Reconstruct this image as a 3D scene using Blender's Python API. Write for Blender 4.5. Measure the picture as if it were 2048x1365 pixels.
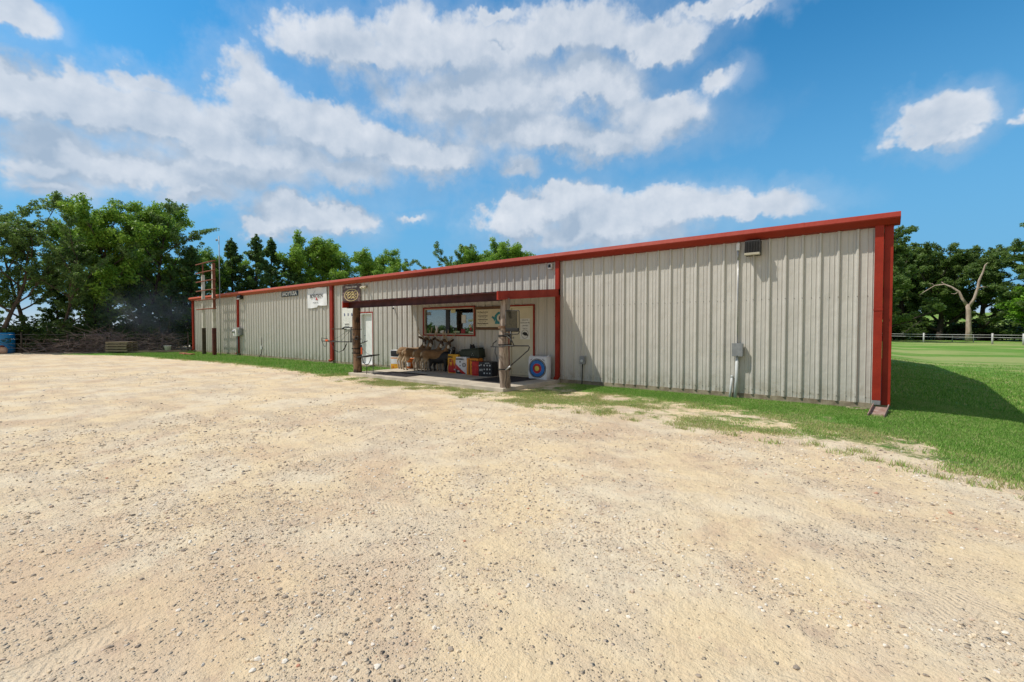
import bpy, math, random
import numpy as np
from mathutils import Vector, Matrix
R = math.radians
PI = math.pi
random.seed(7)
scene = bpy.context.scene
for o in list(bpy.data.objects):
    bpy.data.objects.remove(o)
C = scene.collection

# ------------------------------------------------------------------ camera
cam = bpy.data.objects.new('camera', bpy.data.cameras.new('camera'))
C.objects.link(cam)
cam.location = (0, 0, 1.55)
cam.rotation_euler = (R(90 - 1.48), 0, R(38.1))
cam.data.lens = 16.0
cam.data.sensor_width = 36
cam.data.clip_end = 3000
scene.camera = cam
scene.view_settings.view_transform = 'Standard'
scene.view_settings.look = 'None'
scene.view_settings.exposure = 0.08
scene.view_settings.gamma = 1

# ------------------------------------------------------------------ sun
sd = Vector((0.54, 0.44, -1.0)).normalized()      # direction the light travels
sl = bpy.data.lights.new('sun', 'SUN')
sl.energy = 4.2
sl.angle = R(0.55)
sl.color = (1.0, 0.93, 0.82)
so = bpy.data.objects.new('sun', sl)
C.objects.link(so)
so.rotation_euler = sd.to_track_quat('-Z', 'Y').to_euler()
so.location = (-20, -15, 40)

# ------------------------------------------------------------------ node helpers
class NT:
    def __init__(s, nt):
        s.nt = nt
    def n(s, t, **k):
        x = s.nt.nodes.new(t)
        for a, b in k.items():
            setattr(x, a, b)
        return x
    def put(s, sock, v):
        if isinstance(v, bpy.types.NodeSocket):
            s.nt.links.new(v, sock)
        else:
            try:
                sock.default_value = v
            except Exception:
                sock.default_value = tuple(v) + (1,)
    def math(s, op, a, b=None, c=None, clamp=False):
        x = s.n('ShaderNodeMath', operation=op, use_clamp=clamp)
        s.put(x.inputs[0], a)
        if b is not None: s.put(x.inputs[1], b)
        if c is not None: s.put(x.inputs[2], c)
        return x.outputs[0]
    def vm(s, op, a, b=None, c=None):
        x = s.n('ShaderNodeVectorMath', operation=op)
        s.put(x.inputs[0], a)
        if b is not None: s.put(x.inputs[1], b)
        if op == 'SCALE': s.put(x.inputs[3], c)
        return x.outputs['Value'] if op in ('LENGTH', 'DOT_PRODUCT', 'DISTANCE') else x.outputs[0]
    def ss(s, v, a, b, lo=0.0, hi=1.0):
        x = s.n('ShaderNodeMapRange', interpolation_type='SMOOTHSTEP')
        s.put(x.inputs[0], v)
        for i, q in enumerate((a, b, lo, hi)):
            s.put(x.inputs[i + 1], q)
        return x.outputs[0]
    def mix(s, f, a, b, blend='MIX'):
        x = s.n('ShaderNodeMix', data_type='RGBA', blend_type=blend)
        s.put(x.inputs[0], f); s.put(x.inputs[6], a); s.put(x.inputs[7], b)
        return x.outputs[2]
    def noise(s, vec, scale, detail=4, rough=.55, dist=0.0, col=False):
        x = s.n('ShaderNodeTexNoise')
        s.put(x.inputs['Vector'], vec); x.inputs['Scale'].default_value = scale
        x.inputs['Detail'].default_value = detail; x.inputs['Roughness'].default_value = rough
        x.inputs['Distortion'].default_value = dist
        return x.outputs['Color' if col else 'Fac']
    def vor(s, vec, scale, out='Distance', rand=1.0):
        x = s.n('ShaderNodeTexVoronoi')
        s.put(x.inputs['Vector'], vec); x.inputs['Scale'].default_value = scale
        x.inputs['Randomness'].default_value = rand
        return x.outputs[out]
    def bump(s, h, dist, strength=1.0, nrm=None):
        x = s.n('ShaderNodeBump')
        s.put(x.inputs['Height'], h); x.inputs['Distance'].default_value = dist
        x.inputs['Strength'].default_value = strength
        if nrm is not None: s.put(x.inputs['Normal'], nrm)
        return x.outputs[0]

def new_mat(name):
    m = bpy.data.materials.new(name)
    m.use_nodes = True
    t = NT(m.node_tree)
    b = m.node_tree.nodes['Principled BSDF']
    return m, t, b

MATS = {}
def M(name, col, rough=.6, col2=None, scale=6.0, metal=0.0, bump=0.0, bscale=None, spec=.4, detail=5, lo=.35, hi=.65, stretch=None):
    """procedural material: two colours mixed by object-space noise, with optional bump"""
    if name in MATS: return MATS[name]
    m, t, b = new_mat(name)
    tc = t.n('ShaderNodeTexCoord').outputs['Object']
    if stretch: tc = t.vm('MULTIPLY', tc, stretch)
    if col2 is None: col2 = tuple(c * .8 for c in col)
    nz = t.noise(tc, scale, detail)
    t.put(b.inputs['Base Color'], t.mix(t.ss(nz, lo, hi), tuple(col) + (1,), tuple(col2) + (1,)))
    t.put(b.inputs['Roughness'], t.ss(nz, .3, .7, rough - .05, min(1, rough + .08)))
    b.inputs['Metallic'].default_value = metal
    b.inputs['Specular IOR Level'].default_value = spec
    if bump:
        t.put(b.inputs['Normal'], t.bump(t.noise(tc, bscale or scale * 4, 4), bump))
    MATS[name] = m
    return m

# ------------------------------------------------------------------ world: sky with clouds by direction
w = bpy.data.worlds.new('World')
scene.world = w
w.use_nodes = True
wt = NT(w.node_tree)
for x in list(w.node_tree.nodes): w.node_tree.nodes.remove(x)
wo = wt.n('ShaderNodeOutputWorld')
bg = wt.n('ShaderNodeBackground')
bg.inputs['Strength'].default_value = 0.1
sky = wt.n('ShaderNodeTexSky')
sky.sky_type = 'NISHITA'
sky.sun_disc = False
sky.sun_elevation = math.asin(-sd.z)
sky.sun_rotation = math.atan2(-sd.x, -sd.y) % (2 * PI)
sky.air_density = 1.0; sky.dust_density = 0.4; sky.ozone_density = 2.0; sky.altitude = 200
d = wt.n('ShaderNodeTexCoord').outputs['Generated']
sx = wt.n('ShaderNodeSeparateXYZ'); wt.put(sx.inputs[0], d)
az = wt.math('ARCTAN2', sx.outputs[0], sx.outputs[1])
hl = wt.math('SQRT', wt.math('ADD', wt.math('MULTIPLY', sx.outputs[0], sx.outputs[0]), wt.math('MULTIPLY', sx.outputs[1], sx.outputs[1])))
el = wt.math('ARCTAN2', sx.outputs[2], hl)
cb = wt.n('ShaderNodeCombineXYZ'); wt.put(cb.inputs[0], az); wt.put(cb.inputs[1], el)
P0 = cb.outputs[0]
# cloud masses: azimuth, elevation (deg), half widths (deg), strength -- filled from CL below
CLOUDS = [
    (-57.41, 29.91, 10.45, 3.24, 1.00),
    (-45.74, 31.36, 16.67, 4.81, 1.00),
    (-31.56, 31.86, 13.50, 3.77, 1.00),
    (-20.36, 31.00, 7.52, 2.70, 1.00),
    (-42.07, 26.89, 20.10, 5.59, 1.10),
    (-28.51, 27.58, 10.06, 3.82, 1.00),
    (-19.17, 23.76, 6.84, 3.92, 0.90),
    (-25.48, 22.41, 13.76, 3.25, 0.90),
    (-35.86, 23.41, 16.34, 3.57, 1.10),
    (-14.97, 33.00, 7.01, 1.09, 0.70),
    (-39.58, 35.06, 4.14, 0.93, 0.70),
    (-66.76, 23.59, 5.09, 3.65, 1.00),
    (-61.80, 21.15, 13.36, 4.80, 1.10),
    (-70.52, 18.23, 9.46, 4.33, 1.10),
    (-50.61, 20.86, 18.19, 3.93, 1.10),
    (-70.11, 15.68, 14.10, 3.08, 1.00),
    (-78.93, 15.15, 9.68, 4.02, 1.00),
    (-84.96, 18.79, 6.23, 3.70, 1.20),
    (-80.58, 19.35, 7.24, 3.73, 1.10),
    (-76.59, 22.93, 3.20, 1.64, 0.80),
    (-85.41, 24.37, 3.83, 2.38, 1.00),
    (-82.61, 15.55, 7.51, 3.53, 1.00),
    (-82.99, 12.15, 5.29, 1.84, 1.00),
    (-72.33, 13.53, 8.15, 1.67, 0.90),
    (-60.25, 17.82, 13.09, 2.99, 1.00),
    (-62.42, 12.29, 8.13, 2.80, 1.10),
    (-65.97, 10.61, 4.93, 1.96, 1.00),
    (-57.57, 13.53, 3.73, 1.78, 1.00),
    (-50.65, 13.99, 3.00, 1.05, 0.60),
    (-31.51, 15.67, 7.56, 3.94, 1.10),
    (-37.10, 13.44, 6.28, 4.05, 1.10),
    (-26.62, 12.31, 16.50, 5.01, 1.10),
    (-19.63, 13.61, 9.41, 3.07, 1.00),
    (-11.64, 12.87, 8.96, 2.31, 0.80),
    (-37.10, 19.42, 3.49, 1.52, 0.80),
    (4.80, 18.42, 4.12, 2.90, 1.10),
    (3.81, 17.25, 2.90, 1.55, 1.00),
    (9.84, 17.13, 1.20, 0.96, 0.80),
    (-13.84, 26.23, 3.18, 1.81, 0.60),
    (-10.92, 31.90, 3.83, 0.90, 0.50),
    (-68.58, 26.68, 3.09, 1.94, 0.50),
    (-75.49, 20.08, 5.29, 2.98, 1.10),
    (-83.88, 14.02, 5.46, 2.81, 1.00),
    (-64.89, 17.72, 8.89, 3.46, 1.10),
    (-24.32, 24.82, 7.20, 3.39, 0.80),
]
def warp(Pv):
    wv = wt.vm('SCALE', wt.vm('SUBTRACT', wt.noise(Pv, 6.0, 2, .5, col=True), (.5, .5, .5)), None, .085)
    wv2 = wt.vm('SCALE', wt.vm('SUBTRACT', wt.noise(Pv, 26.0, 3, .62, col=True), (.5, .5, .5)), None, .06)
    return wt.vm('ADD', wt.vm('ADD', Pv, wv), wv2)
def field(q):
    acc = None
    for a, e, ra, re, st in CLOUDS:
        v = wt.vm('MULTIPLY', wt.vm('SUBTRACT', q, (R(a), R(e), 0)), (1 / R(ra), 1 / R(re), 0))
        k = wt.math('SUBTRACT', 1.0, wt.vm('LENGTH', v))
        if st != 1.0: k = wt.math('MULTIPLY', k, st)
        if acc is None: acc = k
        else:
            x = wt.n('ShaderNodeMath', operation='SMOOTH_MAX')
            wt.put(x.inputs[0], acc); wt.put(x.inputs[1], k); x.inputs[2].default_value = .25
            acc = x.outputs[0]
    return acc
Q0 = warp(P0)
f0 = field(Q0)
fine = wt.noise(P0, 13.0, 8, .58)
f1 = field(wt.vm('ADD', Q0, (-.012, .05, 0)))
top = wt.ss(wt.math('SUBTRACT', f0, f1), -.16, .26)
fsum = wt.math('ADD', f0, wt.math('MULTIPLY', wt.math('SUBTRACT', fine, .5), 1.05))
dens = wt.ss(fsum, -.04, wt.math('SUBTRACT', .72, wt.math('MULTIPLY', top, .30)))
veil = wt.math('MULTIPLY', wt.ss(fsum, -.50, .25), .24)
dens = wt.math('MAXIMUM', dens, veil)
big0 = wt.noise(P0, 8.0, 6, .52); big1 = wt.noise(wt.vm('ADD', P0, (-.010, .018, 0)), 8.0, 6, .52)
relief = wt.math('MULTIPLY', wt.math('SUBTRACT', big0, big1), 2.1)
lit = wt.math('ADD', wt.math('ADD', .20, wt.math('MULTIPLY', top, .45)), relief)
lit = wt.math('SUBTRACT', lit, wt.math('MULTIPLY', wt.ss(f0, .35, .95), .12), clamp=True)
ccol = wt.mix(lit, (3.7, 4.6, 5.8, 1), (7.7, 8.0, 8.5, 1))
skyc = wt.mix(1.0, sky.outputs[0], (.37, 1.29, 1.60, 1), 'MULTIPLY')
hz = wt.ss(el, .02, .58, .92, 0.0)
skyc = wt.mix(hz, skyc, (1.7, 4.0, 6.5, 1))
skyc = wt.mix(wt.ss(el, .075, -.01, 0.0, .8), skyc, (6.6, 7.0, 7.3, 1))
skyd = wt.mix(wt.math('MULTIPLY', dens, .93), skyc, ccol)
# broken cloud added outside the view, overhead and behind, to neutralise ambient light
over = wt.math('MAXIMUM', wt.ss(el, R(42), R(54)), wt.ss(wt.vm('DOT_PRODUCT', d, (-.617, .787, 0)), .10, -.25))
cov = wt.math('MULTIPLY', over, wt.ss(wt.noise(d, 1.7, 5, .6), .36, .56))
wt.put(bg.inputs[0], wt.mix(cov, skyd, (5.2, 4.9, 4.5, 1)))
wt.put(wo.inputs[0], bg.outputs[0])

# ------------------------------------------------------------------ mesh helpers
def tag(o, label=None, cat=None, group=None, kind=None):
    if label: o['label'] = label
    if cat: o['category'] = cat
    if group: o['group'] = group
    if kind: o['kind'] = kind
    return o
def empty(name, loc=(0, 0, 0), rz=0.0, label=None, cat=None, group=None):
    o = bpy.data.objects.new(name, None)
    C.objects.link(o)
    o.location = loc; o.rotation_euler = (0, 0, rz)
    o.empty_display_size = .2
    return tag(o, label, cat, group)
def link(name, me, parent=None):
    o = bpy.data.objects.new(name, me)
    C.objects.link(o)
    if parent: o.parent = parent
    return o
def kids(o):
    return [c for c in C.objects if c.parent == o]
def copy_tree(o, parent=None):
    c = o.copy(); C.objects.link(c); c.parent = parent
    for ch in kids(o): copy_tree(ch, c)
    return c

class MB:
    def __init__(s): s.v = []; s.f = []; s.m = []; s.s = []
    def add(s, vs, fs, m=0, smooth=False):
        b = len(s.v)
        s.v += [tuple(x) for x in vs]
        for q in fs:
            s.f.append(tuple(b + i for i in q)); s.m.append(m); s.s.append(smooth)
        return s
    def box(s, x0, x1, y0, y1, z0, z1, m=0):
        vs = [(x, y, z) for z in (z0, z1) for y in (y0, y1) for x in (x0, x1)]
        return s.add(vs, [(0, 2, 3, 1), (4, 5, 7, 6), (0, 1, 5, 4), (2, 6, 7, 3), (0, 4, 6, 2), (1, 3, 7, 5)], m)
    def obox(s, c, sz, rot=(0, 0, 0), m=0):
        from mathutils import Euler
        Rm = Euler([R(a) for a in rot]).to_matrix()
        hx, hy, hz_ = [q / 2 for q in sz]
        vs = [Rm @ Vector((x, y, z)) + Vector(c) for z in (-hz_, hz_) for y in (-hy, hy) for x in (-hx, hx)]
        return s.add(vs, [(0, 2, 3, 1), (4, 5, 7, 6), (0, 1, 5, 4), (2, 6, 7, 3), (0, 4, 6, 2), (1, 3, 7, 5)], m)
    def tube(s, pts, r, n=8, m=0, smooth=True, flat=1.0):
        pts = [Vector(p) for p in pts]
        rs = r if isinstance(r, (list, tuple)) else [r] * len(pts)
        vs = []; u = None
        for i, p in enumerate(pts):
            t = (pts[min(i + 1, len(pts) - 1)] - pts[max(i - 1, 0)]).normalized()
            if u is None:
                a = Vector((0, 0, 1)) if abs(t.z) < .9 else Vector((1, 0, 0))
                u = t.cross(a).normalized()
            else:
                u = (u - t * u.dot(t)).normalized()
            vv = t.cross(u)
            rr = rs[i]
            rx, ry = rr if isinstance(rr, (list, tuple)) else (rr, rr * flat)
            for k in range(n):
                a = 2 * PI * k / n
                vs.append(p + u * math.cos(a) * rx + vv * math.sin(a) * ry)
        fs = [(i * n + k, i * n + (k + 1) % n, (i + 1) * n + (k + 1) % n, (i + 1) * n + k) for i in range(len(pts) - 1) for k in range(n)]
        fs.append(tuple(range(n - 1, -1, -1))); fs.append(tuple((len(pts) - 1) * n + k for k in range(n)))
        return s.add(vs, fs, m, smooth)
    def lathe(s, prof, c=(0, 0, 0), n=24, m=0, smooth=True):
        vs = [(c[0] + r * math.cos(2 * PI * k / n), c[1] + r * math.sin(2 * PI * k / n), c[2] + z) for r, z in prof for k in range(n)]
        fs = [(i * n + k, i * n + (k + 1) % n, (i + 1) * n + (k + 1) % n, (i + 1) * n + k) for i in range(len(prof) - 1) for k in range(n)]
        return s.add(vs, fs, m, smooth)
    def ell(s, c, r, n=12, m=0, rot=(0, 0, 0)):
        from mathutils import Euler
        Rm = Euler([R(a) for a in rot]).to_matrix()
        vs = []
        h = n // 2 + 1
        for i in range(h + 1):
            th = PI * i / h
            for k in range(n):
                a = 2 * PI * k / n
                vs.append(Rm @ Vector((r[0] * math.sin(th) * math.cos(a), r[1] * math.sin(th) * math.sin(a), r[2] * math.cos(th))) + Vector(c))
        fs = [(i * n + k, (i + 1) * n + k, (i + 1) * n + (k + 1) % n, i * n + (k + 1) % n) for i in range(h) for k in range(n)]
        return s.add(vs, fs, m, True)
    def prof_x(s, poly, x0, x1, m=0):
        """polygon in (y,z) swept along x"""
        n = len(poly)
        vs = [(x0, y, z) for y, z in poly] + [(x1, y, z) for y, z in poly]
        fs = [(i, (i + 1) % n, n + (i + 1) % n, n + i) for i in range(n)]
        fs += [tuple(range(n - 1, -1, -1)), tuple(range(n, 2 * n))]
        return s.add(vs, fs, m)
    def poly_y(s, poly, y0, y1, m=0):
        """polygon in (x,z) given thickness along y"""
        n = len(poly)
        vs = [(x, y0, z) for x, z in poly] + [(x, y1, z) for x, z in poly]
        fs = [(i, (i + 1) % n, n + (i + 1) % n, n + i) for i in range(n)]
        fs += [tuple(range(n - 1, -1, -1)), tuple(range(n, 2 * n))]
        return s.add(vs, fs, m)
    def mesh(s, name, mats):
        me = bpy.data.meshes.new(name)
        me.from_pydata(s.v, [], s.f)
        for q in (mats if isinstance(mats, (list, tuple)) else [mats]): me.materials.append(q)
        me.polygons.foreach_set('material_index', s.m)
        me.polygons.foreach_set('use_smooth', s.s)
        me.update()
        return me
    def build(s, name, mats, parent=None, bevel=0.0):
        o = link(name, s.mesh(name, mats), parent)
        if bevel:
            b = o.modifiers.new('bevel', 'BEVEL'); b.width = bevel; b.segments = 2; b.limit_method = 'ANGLE'
        return o

def mesh_np(name, V, F, mat, attrs=None, smooth=False):
    me = bpy.data.meshes.new(name)
    V = np.asarray(V, np.float32); F = np.asarray(F, np.int32)
    n, k = F.shape
    me.vertices.add(len(V)); me.vertices.foreach_set('co', V.ravel())
    me.loops.add(n * k); me.loops.foreach_set('vertex_index', F.ravel())
    me.polygons.add(n)
    me.polygons.foreach_set('loop_start', np.arange(0, n * k, k, dtype=np.int32))
    me.polygons.foreach_set('loop_total', np.full(n, k, np.int32))
    me.polygons.foreach_set('use_smooth', np.full(n, smooth))
    for a, d_ in (attrs or {}).items():
        at = me.attributes.new(a, 'FLOAT', 'POINT')
        at.data.foreach_set('value', np.asarray(d_, np.float32))
    me.materials.append(mat)
    me.update(calc_edges=True)
    return me

def lettering(txt, size, loc, mat, parent, rot=(90, 0, 0), ext=.0015, align='CENTER', name='lettering', sx_=1.0, bold=0.0):
    cu = bpy.data.curves.new('t', 'FONT')
    cu.body = txt; cu.size = size; cu.extrude = ext; cu.align_x = align; cu.align_y = 'CENTER'; cu.offset = bold
    cu.resolution_u = 3
    t = bpy.data.objects.new('t', cu); C.objects.link(t)
    dg = bpy.context.evaluated_depsgraph_get()
    me = bpy.data.meshes.new_from_object(t.evaluated_get(dg))
    bpy.data.objects.remove(t)
    me.materials.clear(); me.materials.append(mat)
    o = link(name, me, parent)
    o.location = loc; o.rotation_euler = [R(a) for a in rot]; o.scale = (sx_, 1, 1)
    return o

def fuse(mb, mat, name, voxel=.014, smooth=5, parent=None):
    """merge overlapping closed shapes into one continuous skin"""
    o = mb.build('tmp', mat)
    r = o.modifiers.new('r', 'REMESH'); r.mode = 'VOXEL'; r.voxel_size = voxel; r.use_smooth_shade = True
    s_ = o.modifiers.new('s', 'SMOOTH'); s_.iterations = smooth; s_.factor = .5
    dg = bpy.context.evaluated_depsgraph_get()
    me = bpy.data.meshes.new_from_object(o.evaluated_get(dg))
    bpy.data.objects.remove(o)
    me.name = name
    if not me.materials: me.materials.append(mat)
    return link(name, me, parent)

# value noise for the layout
_rng = np.random.default_rng(11)
_tab = _rng.random((256, 256))
def vnoise(x, y, s=1.0):
    x = np.asarray(x, float) / s; y = np.asarray(y, float) / s
    xi = np.floor(x).astype(int); yi = np.floor(y).astype(int)
    fx = x - xi; fy = y - yi
    fx = fx * fx * (3 - 2 * fx); fy = fy * fy * (3 - 2 * fy)
    g = lambda i, j: _tab[i % 256, j % 256]
    return (g(xi, yi) * (1 - fx) + g(xi + 1, yi) * fx) * (1 - fy) + (g(xi, yi + 1) * (1 - fx) + g(xi + 1, yi + 1) * fx) * fy
def fbm(x, y, s=1.0, o=4):
    r = 0; a = .5; t = 0
    for i in range(o):
        r = r + a * vnoise(np.asarray(x) + 17.3 * i, np.asarray(y) - 9.1 * i, s); t += a
        a *= .5; s *= .5
    return r / t
def sst(v, a, b):
    t = np.clip((v - a) / (b - a), 0, 1)
    return t * t * (3 - 2 * t)

# ================================================================== GROUND
BX = np.array([-200, -60, -43.2, -37.5, -33.5, -29, -23.8, -18.4, -14.4, -11.7, -9.4, -7.8, -6.3, -4.8, -3.4, -2.1, -1, -.2, .55, 1.4, 2.5, 6, 12, 60, 300.])
BY = np.array([-60, -8, 2.5, 5.4, 7.2, 7.5, 8.3, 8.4, 8.0, 7.8, 7.7, 7.6, 7.6, 7.6, 7.6, 7.6, 7.7, 7.5, 7.2, 7.0, 6.3, 3.9, 0, -20, -80.])
def height(x, y):
    x = np.asarray(x, float); y = np.asarray(y, float)
    drop = -.30 * sst(x, .15, 3.2) * sst(y, 3, 9) * (1 - .6 * sst(y, 25, 65))
    rise = 6.5 * sst(y, 108, 190) + 2.0 * sst(y, 190, 500)
    lot = (fbm(x, y, 2.6, 3) - .5) * .05 * sst(BY_(x) - y, .1, 1.5)
    lot = lot + (fbm(x + 40, y, .5, 3) - .5) * .018 * sst(BY_(x) - y, .1, 1.0)
    far = (fbm(x, y, 14, 3) - .5) * .22 * sst(y, 18, 40)
    west = -.35 * sst(-x, 47, 60)
    return drop + rise + lot + far + west
def BY_(x): return np.interp(x, BX, BY)
def veg(x, y):
    """0 = bare gravel, 1 = dense turf"""
    x = np.asarray(x, float); y = np.asarray(y, float)
    d_ = y - BY_(x)
    left = sst(-x, 14.0, 15.5)
    right = sst(x, -3.2, 1.2)
    dense = np.maximum(left, right)
    wid = .5 * left + 1.3 * (1 - left)
    base = np.clip(d_ / wid, -1, 1) * .5 + .5          # .5 on the border
    cap_mid = .54 + .46 * sst(y, 9.6, 10.7) * sst(x, -6.8, -5.6)
    cap = cap_mid * (1 - dense) + dense * (.60 + .40 * sst(d_, .9, 2.4)) * (1 - left) + left * dense
    cap = np.where(left > .5, 1.0, cap)
    v = np.minimum(base, cap)
    # ground litter below the trees on the west side
    v = v * (1 - .65 * sst(-x, 38.5, 41.5) * (1 - sst(y, 30, 60)))
    v = v * (1 - .9 * sst(-x, 52, 60))
    return v
def axis(lo, hi, spec):
    out = [lo]
    for a, b, st in spec:
        out += list(np.arange(a, b, st))
    out.append(hi)
    return np.unique(np.round(out, 4))
gx = axis(-900, 900, [(-900, -200, 70), (-200, -60, 14), (-60, -20, 1.0), (-20, -8, .3), (-8, 5, .1), (5, 16, .5), (16, 60, 4), (60, 200, 14), (200, 900, 70)])
gy = axis(-900, 1200, [(-900, -200, 70), (-200, -20, 14), (-20, -2, 1.5), (-2, 9.5, .1), (9.5, 14, .3), (14, 40, 1.0), (40, 130, 4), (130, 260, 10), (260, 1200, 90)])
GX, GY = np.meshgrid(gx, gy, indexing='ij')
GZ = height(GX, GY)
V = np.stack([GX.ravel(), GY.ravel(), GZ.ravel()], 1)
ni, nj = GX.shape
I, J = np.meshgrid(np.arange(ni - 1), np.arange(nj - 1), indexing='ij')
i0 = (I * nj + J).ravel()
F = np.stack([i0, i0 + nj, i0 + nj + 1, i0 + 1], 1)
VG = veg(V[:, 0], V[:, 1])

gm, t, b = new_mat('ground')
pos = t.n('ShaderNodeNewGeometry').outputs['Position']
at = t.n('ShaderNodeAttribute'); at.attribute_name = 'veg'
vg = at.outputs['Fac']
n_big = t.noise(pos, .38, 4, .6)
n_mid = t.noise(pos, 1.7, 5, .62)
n_fin = t.noise(pos, 22, 6, .7)
# wheel-swept streaks run along the lot
streak = t.noise(t.vm('MULTIPLY', pos, (.45, 2.3, 1)), 1.0, 5, .6, .6)
coarse = t.ss(t.math('ADD', t.math('MULTIPLY', n_mid, .5), t.math('ADD', t.math('MULTIPLY', n_big, .3), t.math('MULTIPLY', streak, .3))), .49, .64)
sand = t.mix(t.ss(n_fin, .3, .75), (.70, .56, .365, 1), (.62, .485, .31, 1))
sand = t.mix(t.ss(t.noise(pos, .9, 3), .42, .62), sand, (.66, .56, .41, 1))
v1 = t.n('ShaderNodeTexVoronoi'); t.put(v1.inputs['Vector'], t.vm('MULTIPLY', pos, (1, 1, .2))); v1.inputs['Scale'].default_value = 62
v2 = t.n('ShaderNodeTexVoronoi'); t.put(v2.inputs['Vector'], t.vm('MULTIPLY', pos, (1, 1, .2))); v2.inputs['Scale'].default_value = 27
sp1 = t.n('ShaderNodeSeparateColor'); t.put(sp1.inputs[0], v1.outputs['Color'])
sp2 = t.n('ShaderNodeSeparateColor'); t.put(sp2.inputs[0], v2.outputs['Color'])
def ramp(t, f, cols):
    r = t.n('ShaderNodeValToRGB')
    t.put(r.inputs[0], f)
    e = r.color_ramp.elements
    while len(e) < len(cols): e.new(.5)
    for k, (p_, c_) in enumerate(cols):
        e[k].position = p_; e[k].color = tuple(c_) + (1,)
    return r.outputs[0]
stonec = ramp(t, sp1.outputs[0], [(0, (.26, .21, .15)), (.18, (.48, .39, .27)), (.5, (.62, .51, .36)), (.72, (.48, .35, .26)), (.9, (.62, .56, .48)), (1, (.74, .68, .58))])
stonec2 = ramp(t, sp2.outputs[0], [(0, (.22, .18, .15)), (.2, (.48, .40, .31)), (.6, (.62, .53, .41)), (.8, (.46, .34, .26)), (1, (.72, .68, .62))])
# share of stones grows in the coarse patches
m1 = t.math('MULTIPLY', t.math('LESS_THAN', sp1.outputs[1], t.ss(coarse, 0, 1, .05, .66)), t.ss(v1.outputs['Distance'], .42, .30))
m2 = t.math('MULTIPLY', t.math('LESS_THAN', sp2.outputs[1], t.ss(coarse, 0, 1, .01, .26)), t.ss(v2.outputs['Distance'], .40, .30))
gcol = t.mix(t.math('MULTIPLY', coarse, .55), sand, (.53, .42, .31, 1))
def track(cx_, cy_, rad, w_=.085):
    v_ = t.vm('SUBTRACT', pos, (cx_, cy_, 0)); q_ = t.vm('MULTIPLY', v_, (1, 1, 0))
    off_ = t.math('SUBTRACT', t.vm('LENGTH', q_), rad); ab = t.math('ABSOLUTE', off_)
    sp_ = t.n('ShaderNodeSeparateXYZ'); t.put(sp_.inputs[0], q_)
    an = t.math('MULTIPLY', t.math('ARCTAN2', sp_.outputs[1], sp_.outputs[0]), rad)
    mk = t.ss(ab, w_ * 1.15, w_ * .8)
    tr_ = t.math('SINE', t.math('ADD', t.math('MULTIPLY', an, 150.0), t.math('MULTIPLY', ab, 120.0)))
    return mk, t.math('MULTIPLY', mk, tr_)
tm = None; tt = None
for a_ in ((-6.0, 5.8, 5.15), (-6.0, 5.8, 6.75), (-3.2, .9, 4.55), (-13.8, .8, 8.35), (-13.8, .8, 8.68), (-22, -4, 17.9), (-22, -4, 19.5), (4.0, -14, 19.6), (4.0, -14, 18.0)):
    mk_, tr_ = track(*a_)
    tm = mk_ if tm is None else t.math('MAXIMUM', tm, mk_)
    tt = tr_ if tt is None else t.math('ADD', tt, tr_)
fade = t.ss(t.noise(pos, .8, 3), .42, .60)
tm = t.math('MULTIPLY', tm, fade); tt = t.math('MULTIPLY', tt, fade)
keepst = t.math('SUBTRACT', 1.0, t.math('MULTIPLY', tm, .8))
m1 = t.math('MULTIPLY', m1, keepst); m2 = t.math('MULTIPLY', m2, keepst)
gcol = t.mix(t.math('MULTIPLY', t.ss(t.noise(pos, .55, 5, .68, .5), .50, .64), .70), gcol, (.545, .40, .275, 1))
gcol = t.mix(t.math('MULTIPLY', t.ss(t.noise(pos, 2.4, 5, .7), .55, .68), .50), gcol, (.43, .315, .235, 1))
gcol = t.mix(t.math('MULTIPLY', tm, .35), gcol, (.66, .545, .39, 1))
gcol = t.mix(t.math('MULTIPLY', m1, .75), gcol, stonec)
gcol = t.mix(t.math('MULTIPLY', m2, .8), gcol, stonec2)
# turf
tn1 = t.noise(pos, 3.0, 5, .6); tn2 = t.noise(pos, 38, 4, .7)
turf = t.mix(t.ss(tn2, .3, .7), (.075, .20, .026, 1), (.16, .33, .055, 1))
turf = t.mix(t.ss(tn1, .35, .7), turf, (.17, .31, .06, 1))
dry = t.noise(t.vm('MULTIPLY', pos, (.35, 1.0, 1)), .20, 4, .6)
sepp = t.n('ShaderNodeSeparateXYZ'); t.put(sepp.inputs[0], pos)
dryf = t.math('MULTIPLY', t.ss(dry, .47, .58), t.ss(sepp.outputs[1], 15, 30))
turf = t.mix(t.math('MULTIPLY', dryf, .50), turf, (.50, .46, .22, 1))
thatch = t.mix(t.ss(tn2, .35, .65), (.46, .40, .22, 1), (.27, .29, .11, 1))
vn = t.math('ADD', vg, t.math('ADD', t.math('MULTIPLY', t.math('SUBTRACT', t.noise(pos, 2.6, 6, .66), .5), 1.15), t.math('MULTIPLY', t.math('SUBTRACT', n_fin, .5), .3)))
f_that = t.ss(vn, .50, .66); f_turf = t.ss(vn, .60, .78)
fld = t.math('MAXIMUM', t.ss(sepp.outputs[1], 106, 122), t.ss(sepp.outputs[0], -54, -62))
fcol = t.mix(t.ss(t.noise(pos, .25, 4), .4, .6), (.13, .24, .045, 1), (.24, .31, .09, 1))
fcol = t.mix(t.ss(sepp.outputs[0], -54, -62), fcol, (.52, .50, .44, 1))
col = t.mix(f_that, gcol, thatch)
col = t.mix(f_turf, col, turf)
col = t.mix(fld, col, fcol)
t.put(b.inputs['Base Color'], col)
b.inputs['Roughness'].default_value = .95
b.inputs['Specular IOR Level'].default_value = .15
bare = t.math('SUBTRACT', 1.0, f_that)
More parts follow.
